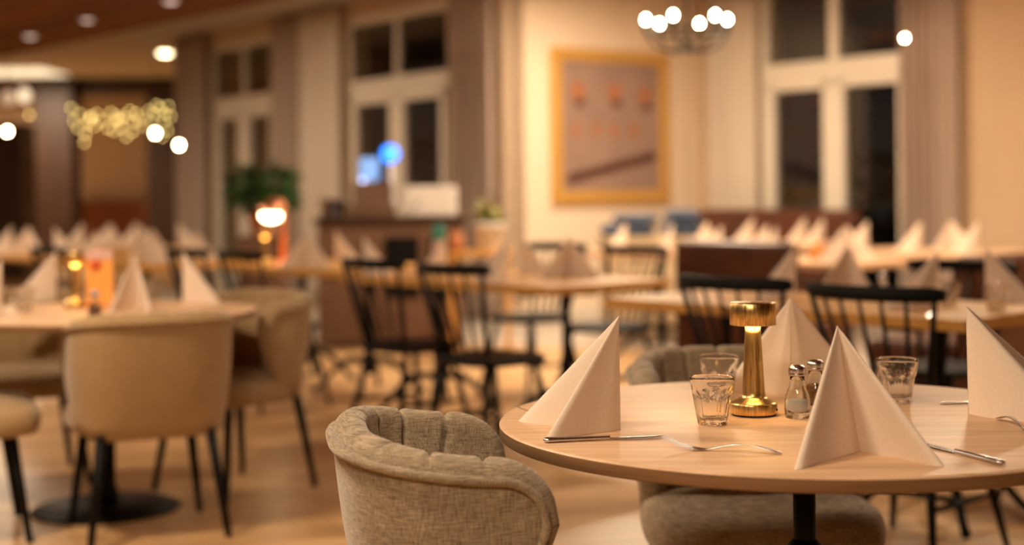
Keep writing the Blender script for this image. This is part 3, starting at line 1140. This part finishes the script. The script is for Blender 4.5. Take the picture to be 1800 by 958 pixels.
def napkin_at(spine, apex_px, c1, c2, label, h=.205, group=None):
    s, p1, p2 = at(*spine, TZ), at(*c1, TZ), at(*c2, TZ)
    ap = atY(apex_px[0], apex_px[1], s.y)
    ap.z = TZ + h
    ap.x = atY(apex_px[0], apex_px[1], s.y).x
    b = napkin_mesh(ap - s, Vector((0, 0, 0)), p1 - s, p2 - s)
    o = b.build('folded_napkin', M['napkin'])
    o.location = s
    tag(o, label, 'napkin', group)
    return o
napkin_at((1512, 792), (1472, 570), (1398, 826), (1660, 820), 'standing folded blush napkin nearest the camera, crease facing forward')
napkin_at((1090, 755), (1088, 552), (957, 774), (911, 740), 'standing folded blush napkin on the left side of the front round table')
napkin_at((1389, 694), (1390, 522), (1268, 688), (1520, 684), 'standing folded napkin right behind the brass lamp and shakers')
napkin_at((1703, 727), (1698, 545), (1893, 748), (1880, 700), 'standing folded napkin cut by the right edge of the photo, on the front table')

def lay(proto, p0, p1, label, cat):
    """lay a piece of cutlery with its business end at pixel p0 pointing away from pixel p1"""
    a, b = at(*p0, TZ), at(*p1, TZ)
    d = b - a
    return place(proto, Vector((a.x, a.y, TZ)), math.atan2(d.y, d.x), label, cat)
knife = make_knife()
fork = make_fork()
lay(knife, (1168, 769), (943, 779), 'steel knife in front of the left napkin on the front table', 'knife')
lay(fork, (1166, 789), (1384, 799), 'steel fork left of the front napkin, tines to the left', 'fork')
b0, b1 = at(1764, 819, TZ), at(1640, 787, TZ)
dk = (b1 - b0).normalized()
place(knife, b0 + dk * .216, math.atan2(-dk.y, -dk.x), 'steel knife with patterned handle right of the front napkin', 'knife')
b0 = at(1754, 737, TZ)
b1 = at(1830, 768, TZ)
dk = (b1 - b0).normalized()
place(fork, b0 + dk * .196, math.atan2(-dk.y, -dk.x), 'steel fork at the right edge in front of the right napkin', 'fork')
b0 = at(1650, 710, TZ)
b1 = at(1760, 708, TZ)
place(knife, b0, math.atan2((b1 - b0).y, (b1 - b0).x), 'knife whose tip shows left of the right-hand napkin', 'knife')
b0 = at(908, 734, TZ)
b1 = at(1092, 713, TZ)
place(fork, b0 + Vector((.0, 0, 0)), math.atan2((b1 - b0).y, (b1 - b0).x), 'fork mostly hidden behind the left napkin', 'fork')

# ---------------------------------------------------------------- armchairs
chair = make_armchair()
AG = 'linen barrel armchairs'
chair2 = make_armchair('mustard')
def sit(x, y, dx, dy, label):
    return place(chair if x > -.5 else chair2, Vector((x, y, 0)), heading(dx, dy), label, 'armchair', AG)
sit(-.052, 2.575, .985, .17, 'beige linen barrel armchair in front, pushed up to the front table from the left')
sit(.56, 3.46, .02, -1, 'beige linen armchair facing the camera behind and beneath the front table')
sit(-1.29, 5.16, -.418, .908, 'beige armchair seen from behind, centre of the left round table')
sit(-1.12, 5.905, -.66, -.75, 'beige armchair at the right side of the left round table, turned toward it')
sit(-1.96, 5.12, .92, .40, 'armchair at the left photo edge, only its seat and legs in view')
sit(-2.06, 6.14, .45, -.9, 'armchair behind the left round table, facing the camera under the tabletop')

# ---------------------------------------------------------------- left round table
round_table('round_table', -1.545, 5.54, TR, 'round light oak table at the left with blurred napkins and an orange card')
LG = None
put(lamp, 133, 541, 'small brass lamp on the left round table beside the orange menu holder', 'table lamp')
nap_narrow = make_napkin(24)
nap_mid = make_napkin(40)
nap_wide = make_napkin(58)
def stand(proto, px, py, face, label, group=None, z=TZ, tilt=(0, 0)):
    """face: direction (degrees, 0 = to the right, 90 = away) in which the wings open"""
    return place(proto, at(px, py, z), math.radians(face) - PI / 2, label, 'napkin', group, tilt)
stand(nap_narrow, 238, 541, 277, 'folded napkin on the left table, opening toward the camera, right of the orange card')
stand(nap_mid, 322, 531, 14, 'folded napkin on the left table, rightmost of those on it')
stand(nap_mid, 99, 528, 172, 'folded napkin on the left table, directly left of the brass lamp')
stand(nap_mid, 4, 555, 185, 'folded napkin at the left photo edge on the left round table')
put(tum, 268, 527, 'blurred tumbler on the left table between two folded napkins', 'drinking glass')
put(tum, 42, 547, 'blurred tumbler at the far left of the left round table', 'drinking glass')
put(pep, 167, 560, 'blurred shaker with chrome cap in front of the orange menu holder', 'pepper shaker')
def menu_holder():
    p = at(176, 541, TZ)
    root = empty('menu_holder', p, .12)
    MB().rbox((0, 0, .006), (.105, .06, .012), .003).build('foot', M['orangeglass'], root)
    MB().rbox((0, 0, .118), (.102, .012, .212), .002).build('card', noisy('orange_menu_card', (1.0, .48, .11), (.97, .40, .09), 14, .5), root)
    MB().rbox((0, -.0075, .205), (.100, .003, .034), .001).build('card_header', M['pink'], root)
    MB().lathe([(.001, 0), (.022, 0), (.022, .003), (.001, .003)], 24, Matrix.Translation((-.015, -.0065, .165)) @ Matrix.Rotation(PI / 2, 4, 'X')).build('printed_motif', mat('printed_red', (.75, .12, .03), .6), root)
    tag(root, 'upright orange menu card with a pale top in a holder beside the left brass lamp', 'menu holder')
menu_holder()

# ---------------------------------------------------------------- right wooden table with spindle chairs
RU = Vector((-.68, .73, 0)).normalized()
RV = Vector((.73, .68, 0)).normalized()
RC = Vector((1.46, 4.74, 0))
rect_table(RC.x, RC.y, RU, RV, 1.6, .75, 'honey wood dining table behind the front table at the right, with folded napkins')
sp = make_spindle_chair()
SG = 'black spindle-back chairs'
def spc(x, y, d, label):
    return place(sp, Vector((x, y, 0)), heading(d.x, d.y), label, 'chair', SG)
spc(*(Vector((1.115, 4.62, 0)) + RV * .25).xy, RV, 'black spindle chair behind the front table, right of the brass lamp')
spc(*(Vector((.755, 5.17, 0)) + RV * .25).xy, RV, 'black spindle chair whose rail shows left of the brass lamp')
p = RC + RU * .73 + RV * 1.02
spc(p.x, p.y, -RV, 'black spindle chair on the far side of the right wooden table')
p = RC + RU * .12 + RV * 1.02
spc(p.x, p.y, -RV, 'black spindle chair at the right photo edge beyond the right wooden table')
def dirv(a):
    return a
stand(nap_mid, 1398, 523, 176, 'folded napkin on the right wooden table above the brass lamp')
stand(nap_mid, 1492, 520, 250, 'folded napkin on the right wooden table above the salt shaker')
stand(nap_narrow, 1650, 543, 190, 'folded napkin on the right wooden table, just right of the spindle chair rail')
stand(nap_mid, 1733, 529, 4, 'dark shaded napkin near the right photo edge on the right wooden table')
put(tum, 1668, 538, 'tumbler on the right wooden table, left of the two there', 'drinking glass')
put(tum, 1752, 546, 'tumbler on the right wooden table in front of the rightmost napkin there', 'drinking glass')
put(shk, 1552, 524, 'salt shaker on the right wooden table above the spindle chair rail', 'salt shaker')
lay(fork, (1640, 551), (1612, 575), 'fork lying on the right wooden table at its front edge', 'fork')

# ---------------------------------------------------------------- middle row of tables
MU = Vector((-.65, .76, 0)).normalized()
MV = Vector((.76, .65, 0)).normalized()
rect_table(.16, 6.60, MU, MV, 1.65, .80, 'wooden dining table in the middle of the room, its corner pointing at the camera')
rect_table(-.95, 8.15, MU, MV, 1.35, .80, 'wooden dining table behind and left of the middle table, beside the copper lamp', bases=2)
for (x, y, d, lab) in (
    (-.10, 6.52, MV, 'black spindle chair at the near left side of the middle table'),
    (-.50, 7.10, MV, 'black spindle chair at the left end of the middle table'),
    (.51, 7.95, -MV, 'black spindle chair on the far right side of the middle table'),
    (.10, 8.60, -MV, 'black spindle chair on the far side of the middle table, partly hidden by napkins'),
    (-1.33, 8.22, MV, 'black spindle chair left of the table with the copper lamp'),
    (-1.73, 8.70, MV, 'black spindle chair farther left by the table with the copper lamp'),
):
    spc(x, y, d, lab)
stand(nap_mid, 640, 483, -2, 'folded napkin at the far left end of the middle table')
stand(nap_mid, 785, 480, 184, 'folded napkin on the middle table beside the pale bottle')
stand(nap_mid, 893, 496, 200, 'folded napkin on the middle table left of centre')
stand(nap_wide, 1000, 488, 270, 'folded napkin on the middle table nearest its right end')
stand(nap_mid, 915, 482, 20, 'folded napkin on the far side of the middle table')
stand(nap_wide, 540, 470, 270, 'broad folded napkin on the table right of the copper lamp')
stand(nap_mid, 590, 462, 10, 'folded napkin on the far right corner of the copper lamp table')
put(tum, 820, 478, 'small blurred tumbler on the middle table right of the pale bottle', 'drinking glass')
put(lamp, 466, 464, 'lit brass lamp on the table beneath the copper lamp', 'table lamp')
def bottle(px, py, label):
    root = empty('bottle', at(px, py, TZ))
    MB().lathe([(.001, 0), (.036, 0), (.038, .006), (.038, .14), (.030, .17), (.026, .175)], 24).build('body', M['pink'], root)
    MB().lathe([(.032, .172), (.034, .176), (.034, .25), (.030, .256), (.001, .257)], 24, caps=False).build('cap', M['teal'], root)
    tag(root, label, 'bottle')
bottle(772, 477, 'pale bottle with a tall teal cap on the middle table')

def copper_lamp():
    p = at(499, 462, TZ)
    root = empty('copper_lamp', p)
    MB().lathe([(.001, 0), (.075, 0), (.078, .006), (.07, .014), (.02, .02), (.001, .021)], 32, caps=False).build('base', M['copper'], root)
    MB().tube([(0, 0, .015), (0, 0, .36), (-.01, 0, .39), (-.045, 0, .41), (-.075, 0, .40)], [.022, .020, .014, .010, .010], 12).build('pole', M['copper'], root)
    T = Matrix.Translation((-.078, 0, .315))
    MB().lathe([(.082, .0), (.080, .025), (.062, .055), (.035, .075), (.012, .085), (.001, .086)], 32, T, caps=False).lathe([(.080, .0), (.077, .024), (.059, .053), (.033, .072), (.001, .080)], 32, T, caps=False).build('lamp_shade', M['copper'], root)
    MB().ball((-.078, 0, .300), .066, 12, .62).build('bulb', M['opal'], root)
    tag(root, 'tall copper lamp with a glowing white globe under its dome', 'table lamp')
copper_lamp()

# potted plant behind the copper lamp
def leafy(name, loc, n, R, H, pot, leafm, label, cat, leaf=.09, seed=2, z0=.3, droop=.5):
    root = empty(name, loc)
    rnd = random.Random(seed)
    MB().lathe([(.001, 0), (pot * .72, 0), (pot * .78, .01), (pot, pot * 1.5), (pot * 1.06, pot * 1.52), (pot * 1.06, pot * 1.7), (pot * .9, pot * 1.7), (pot * .88, pot * 1.5), (.001, pot * 1.45)], 28, caps=False).build('pot', M['white'] if 'white' in label else M['terracotta'], root)
    b = MB()
    st = MB()
    for k in range(n):
        a = rnd.uniform(0, 2 * PI)
        rr = R * math.sqrt(rnd.uniform(.02, 1))
        zz = z0 + (H - z0) * rnd.uniform(.1, 1) * (1 - .35 * (rr / R) ** 2)
        p = Vector((rr * math.cos(a), rr * math.sin(a), zz))
        if k % 6 == 0:
            st.tube([(0, 0, pot * 1.4), (p.x * .4, p.y * .4, lerp(pot * 1.4, zz, .6)), tuple(p)], .003, 5)
        T = Matrix.Translation(p) @ Matrix.Rotation(a, 4, 'Z') @ Matrix.Rotation(rnd.uniform(-droop, droop), 4, 'Y') @ Matrix.Rotation(rnd.uniform(-.6, .6), 4, 'X')
        l = leaf * rnd.uniform(.7, 1.2)
        rows = []
        for i in range(6):
            t = i / 5
            wv = l * .26 * math.sin(PI * (t * .9 + .06)) ** .8
            zc = -.25 * l * t * t
            rows.append([(l * t, -wv, zc + wv * .3), (l * t, 0, zc), (l * t, wv, zc + wv * .3)])
        b.grid(rows, True, T=T)
    st.build('stem', M['leaf'], root)
    b.build('foliage', leafm, root)
    tag(root, label, cat)
pl = atY(462, 470, 10.2)
pz = CAMH - (400 - 342) / FPX * 10.2
leafy('potted_plant', (pl.x, 10.2, .90), 260, .20, .52, .10, M['leaf'], 'bushy green plant on a stand behind the copper lamp', 'plant', .11, 4, .17)
stn = MB().rbox((0, 0, .45), (.30, .30, .898), .01)
o = stn.build('plant_stand', M['counter']); o.location = (pl.x, 10.2, 0)
tag(o, 'dark wooden stand carrying the bushy green plant', 'stand')

# ---------------------------------------------------------------- bar counter with taps
def bar():
    Yb = 11.2
    x0, x1 = pxX(556, Yb), pxX(812, Yb)
    c = Vector(((x0 + x1) / 2, Yb + .3, 0))
    root = empty('bar_counter', c)
    w_ = x1 - x0
    MB().rbox((0, 0, .49), (w_, .55, .92), .01).build('body', M['counter'], root)
    MB().rbox((0, 0, .975), (w_ + .06, .62, .045), .008).build('counter_top', M['walnut'], root)
    for k, (fx, wd) in enumerate(((.10, .26), (.40, .26))):
        MB().rbox((fx * w_ / 1.0 - .02, -.285, .62), (wd, .03, .46), .006).build('fridge_door', M['black'], root)
    tag(root, 'dark wooden bar counter with black fridge doors in front of the middle window', 'counter')
    zt = .9985
    # coffee machine: pale box with grille
    def put3(name, px, dx=0, dy=0):
        return Vector((pxX(px, Yb + .2), Yb + .2 + dy, zt))
    q = put3('', 757)
    r = empty('espresso_machine', q)
    MB().rbox((0, 0, .12), (.40, .30, .235), .02).build('body', M['white'], r)
    MB().rbox((0, -.02, .236), (.37, .24, .012), .004).build('cup_tray', M['chrome'], r)
    MB().tube([(-.1, -.15, .10), (-.1, -.22, .095)], .012, 8).build('portafilter', M['black'], r)
    tag(r, 'pale espresso machine on the right end of the bar counter', 'coffee machine')
    q = put3('', 584)
    r = empty('ice_bucket', q)
    MB().lathe([(.001, 0), (.08, 0), (.085, .01), (.11, .14), (.12, .145), (.10, .15), (.095, .14), (.001, .02)], 28, caps=False).build('bowl', M['chrome'], r)
    MB().tube([(.11, 0, .13), (.14, 0, .10), (.13, 0, .06)], .006, 6).build('handle', M['chrome'], r)
    tag(r, 'pale metal bowl at the left end of the bar counter', 'bowl')
    q = put3('', 655)
    r = empty('cash_register', q)
    MB().rbox((0, 0, .05), (.34, .26, .10), .01).build('drawer', M['counter'], r)
    MB().rbox((0, .02, .18), (.30, .10, .19), .01, Matrix.Rotation(-.1, 4, 'X')).build('body', M['counter'], r)
    tag(r, 'dark reddish till on the bar counter below the blue lights', 'till')
    # illuminated draught tap
    q = put3('', 683, dy=.22)
    r = empty('beer_tap', q)
    bz = CAMH + (341 - 270) / FPX * (Yb + .2) - zt
    MB().lathe([(.05, 0), (.05, .02), (.022, .03), (.022, bz - .07), (.015, bz - .06)], 20).build('column', M['chrome'], r)
    MB().lathe([(.001, 0), (.068, 0), (.070, .005), (.070, .035), (.001, .04)], 32, Matrix.Translation((0, .0, bz)) @ Matrix.Rotation(PI / 2, 4, 'X')).build('lit_badge', M['blueglow'], r)
    MB().tube([(0, -.02, bz - .16), (0, -.08, bz - .17), (0, -.085, bz - .21)], .008, 8).build('spout', M['chrome'], r)
    tag(r, 'beer tap with a round bright blue lit badge on the bar', 'beer tap')
    q = put3('', 645, dy=.22)
    r = empty('beer_tap', q)
    bz = CAMH + (341 - 297) / FPX * (Yb + .2) - zt
    MB().lathe([(.05, 0), (.05, .02), (.022, .03), (.022, bz - .09), (.015, bz - .08)], 20).build('column', M['chrome'], r)
    MB().rbox((0, 0, bz), (.15, .03, .18), .03, Matrix.Identity(4), 4).build('lit_badge', M['paleblue'], r)
    MB().ball((-.055, -.03, bz - .09), .018, 10).build('lit_knob', M['whiteblue'], r)
    tag(r, 'beer tap with a paler blue lit panel and small white light', 'beer tap')
bar()

def small_cupboard():
    Yb = 10.6
    c = Vector((pxX(843, Yb), Yb, 0))
    r = empty('side_table', c)
    MB().rbox((0, 0, .745), (.46, .4, .03), .005).build('tabletop', M['honey'], r)
    for sx in (-1, 1):
        for sy in (-1, 1):
            MB().rbox((sx * .2, sy * .17, .365), (.035, .035, .73), .004).build('leg', M['honey'], r)
    tag(r, 'small wooden side table before the curtain, holding a white pot', 'side table')
    leafy('potted_plant', (c.x + .07, c.y, .7605), 34, .05, .36, .115, M['palm'], 'yellow green plant in a round white pot near the wall corner', 'plant', .09, 8, .2, 1.2)
    r = empty('terracotta_jar', (c.x - .17, c.y - .1, .7605))
    MB().lathe([(.001, 0), (.04, 0), (.055, .05), (.05, .11), (.035, .13), (.04, .14), (.03, .14), (.001, .03)], 24, caps=False).build('body', M['terracotta'], r)
    tag(r, 'rust coloured jar beside the white plant pot', 'jar')
small_cupboard()

# cream sideboard with blue garments
def sideboard():
    Yb = 11.6
    x0, x1 = pxX(1062, Yb), pxX(1225, Yb)
    c = Vector(((x0 + x1) / 2, Yb, 0))
    w_ = x1 - x0
    r = empty('sideboard', c, math.atan2(V.y, V.x) * .3)
    MB().rbox((0, 0, .42), (w_, .42, .74), .006).build('body', M['cream'], r)
    MB().rbox((0, 0, .805), (w_ + .04, .46, .03), .005).build('top', M['cream'], r)
    for k in (-1, 1):
        d = MB().rbox((k * w_ / 4, -.217, .42), (w_ / 2 - .03, .02, .68), .005).build('door', M['cream'], r)
        MB().ball((k * .04, -.24, .5), .012, 8).build('knob', M['iron'], d)
    for sx in (-1, 1):
        for sy in (-1, 1):
            MB().rbox((sx * (w_ / 2 - .05), sy * .16, .027), (.04, .04, .05), .004).build('foot', M['cream'], r)
    tag(r, 'low cream sideboard under the framed picture, carrying blue cloth', 'sideboard')
    rnd = random.Random(5)
    for k, (dx, zz, sx, sz, lab) in enumerate(((-.18, .0, .42, .10, 'folded blue cloth at the bottom left of the pile on the sideboard'),
                                              (-.12, .102, .36, .07, 'folded blue cloth lying on top at the left of the pile'),
                                              (.245, .0, .34, .11, 'folded blue cloth at the bottom right of the pile on the sideboard'),
                                              (.25, .112, .28, .09, 'crumpled blue cloth on top at the right of the pile'))):
        rows = []
        for j in range(13):
            t = j / 12
            row = []
            for i in range(36):
                an = 2 * PI * i / 36
                e = 2 / 3.4
                cx = math.copysign(abs(math.cos(an)) ** e, math.cos(an))
                cy = math.copysign(abs(math.sin(an)) ** e, math.sin(an))
                q = math.sin(PI * t) ** .35
                wob = 1 + .05 * math.sin(3 * an + k) + .04 * math.sin(7 * an + j)
                row.append((sx / 2 * q * cx * wob, .16 * q * cy * wob, sz / 2 * (1 - math.cos(PI * t)) + (.012 * math.sin(5 * an) * math.sin(PI * t) * t)))
            rows.append(row)
        o = MB().grid(rows, True, False, True).build('folded_cloth', M['bluecloth'])
        o.location = (c.x + dx, c.y - .0, .8215 + zz)
        tag(o, lab, 'cloth')
sideboard()

# ---------------------------------------------------------------- leather benches and far right tables
def bench(x0, y0, d, length, face, m, label, hb=.92, name='leather_bench'):
    c = Vector((x0, y0, 0)) + d * length / 2
    r = empty(name, c, math.atan2(d.y, d.x))
    # local: x along the bench, +y = side the sitter faces when face=1
    MB().rbox((0, -face * .22, (hb + .12) / 2), (length, .14, hb - .12), .05, None, 4).build('backrest', M[m], r)
    MB().rbox((0, face * .10, .36), (length, .50, .18), .05, None, 4).build('seat', M[m], r)
    MB().rbox((0, 0, .14), (length - .06, .5, .26), .004).build('plinth', M['walnut'], r)
    tag(r, label, 'bench')
BC = Vector((1.39, 8.27, 0)) + RU * .4
bench(BC.x, BC.y, -RU, .8, 1, 'leather', 'dark brown leather bench behind the right spindle chairs', .90)
bench(pxX(1600, 7.2), 7.0, Vector((.78, .62, 0)).normalized(), .8, 1, 'leather', 'brown leather bench beyond the rightmost spindle chairs', .86)
WB = B - U * .45 - V * .62
bench(WB.x, WB.y, -U, 1.9, -1, 'leather', 'long brown leather bench below the right window', 1.0)

rect_table(1.88, 8.35, RU, RV, 1.2, .75, 'wooden table in the second row at the right, below the right window', 'oak', 1)
rect_table(3.0, 9.3, RU, RV, 1.2, .75, 'far wooden table near the right window', 'oak', 1)
rect_table(2.3, 11.2, RU, RV, .9, .75, 'farthest wooden table, below the middle of the right window', 'oak', 1)
rect_table(1.05, 9.9, MU, MV, .9, .8, 'far wooden table in front of the blue cloth pile', 'oak', 1)
def far_nap(proto, px, Y, face, label):
    p = Vector((pxX(px, Y), Y, TZ))
    return place(proto, p, math.radians(face) - PI / 2, label, 'napkin')
def on_rect(cx, cy, u, v, lu, lv, a, b):
    p = Vector((cx, cy, 0)) + u * lu * a + v * lv * b
    return p
for (cx, cy, u, v, lu, lv, items) in (
    (1.88, 8.35, RU, RV, 1.2, .75, ((.12, .3, nap_mid, 178, 'folded napkin on the second row right table, right front corner'),
                                    (.5, .25, nap_mid, 170, 'folded napkin on the second row right table, middle of the near side'),
                                    (.88, .3, nap_narrow, 185, 'folded napkin on the second row right table, left end near side'),
                                    (.3, .75, nap_mid, 5, 'folded napkin on the second row right table, far side right'),
                                    (.8, .75, nap_mid, 200, 'folded napkin on the second row right table, far side left'))),
    (3.0, 9.3, RU, RV, 1.2, .75, ((.15, .3, nap_mid, 175, 'folded napkin on the far right table, nearest the photo edge'),
                                  (.5, .3, nap_mid, 184, 'folded napkin on the far right table, middle near side'),
                                  (.85, .3, nap_mid, 185, 'folded napkin on the far right table before the right curtain'),
                                  (.5, .8, nap_wide, 270, 'folded napkin on the far right table, far side'))),
    (2.3, 11.2, RU, RV, .9, .75, ((.1, .35, nap_mid, 182, 'folded napkin on the farthest table, its right end'),
                                  (.5, .7, nap_mid, 176, 'folded napkin on the farthest table, far side'),
                                  (.8, .25, nap_mid, 188, 'folded napkin on the farthest table, its left end'))),
    (1.05, 9.9, MU, MV, .9, .8, ((.2, .3, nap_wide, 180, 'folded napkin just right of the blue cloth pile, near side'),
                                 (.75, .35, nap_mid, 170, 'folded napkin just below the blue cloth pile'),
                                 (.25, .8, nap_mid, 90, 'folded napkin right of the blue cloth pile, below the pale curtain'))),
):
    for (a, b_, pr, fc, lab) in items:
        p = on_rect(cx, cy, u, v, lu, lv, a, b_)
        place(pr, Vector((p.x, p.y, TZ)), math.radians(fc) - PI / 2, lab, 'napkin')
q = on_rect(1.88, 8.35, RU, RV, 1.2, .75, .35, .45)
def jar(loc, label, m):
    r = empty('candle_jar', loc)
    MB().lathe([(.001, 0), (.034, 0), (.038, .01), (.038, .09), (.034, .1), (.031, .095), (.033, .02), (.001, .012)], 24, caps=False).build('glass', m, r)
    MB().lathe([(.001, .014), (.029, .014), (.029, .055), (.001, .056)], 20, caps=False).build('candle', M['cream'], r)
    tag(r, label, 'candle jar')
jar((q.x, q.y, TZ), 'small amber candle jar on the second row right table', M['orangeglass'])

# ---------------------------------------------------------------- far left tables
FU, FV = MU, MV
def left_table(x, y, lu, lv, label, n1, items, m='honey'):
    rect_table(x, y, FU, FV, lu, lv, label, m, n1)
    for (a, b_, pr, fc, lab) in items:
        p = on_rect(x, y, FU, FV, lu, lv, a, b_)
        place(pr, Vector((p.x, p.y, TZ)), math.radians(fc) - PI / 2, lab, 'napkin')
left_table(-2.35, 9.15, 1.2, .75, 'wooden table beyond the left round table, in front of the plant', 1, (
    (.2, .25, nap_mid, 5, 'folded napkin on the table beyond the left round table, right end near side'),
    (.8, .25, nap_mid, 180, 'folded napkin on the table beyond the left round table, left end near side'),
    (.3, .8, nap_mid, 15, 'folded napkin on the table beyond the left round table, far side right'),
    (.8, .8, nap_wide, 270, 'folded napkin on the table beyond the left round table, far side left')))
left_table(-3.1, 11.8, 1.4, .75, 'far wooden table below the bench wall at the left', 1, (
    (.12, .25, nap_mid, 10, 'folded napkin on the far left table, rightmost in its near row'),
    (.5, .25, nap_wide, 270, 'folded napkin on the far left table, middle of its near row'),
    (.88, .25, nap_mid, 175, 'folded napkin on the far left table, leftmost in its near row'),
    (.2, .8, nap_mid, 0, 'folded napkin on the far left table, rightmost in its far row'),
    (.75, .8, nap_mid, 190, 'folded napkin on the far left table, leftmost in its far row')))
left_table(-3.45, 10.6, 1.2, .75, 'wooden table farthest to the left, behind the left round table', 1, (
    (.15, .3, nap_mid, 8, 'folded napkin on the table farthest to the left, right end'),
    (.55, .3, nap_wide, 265, 'folded napkin on the table farthest to the left, middle'),
    (.9, .35, nap_mid, 182, 'folded napkin on the table farthest to the left, left end')), 'honey')
for (x, y, d, lab) in (
    (-2.70, 9.22, FV, 'black spindle chair farthest left, beyond the left round table'),
):
    spc(x, y, d, lab)
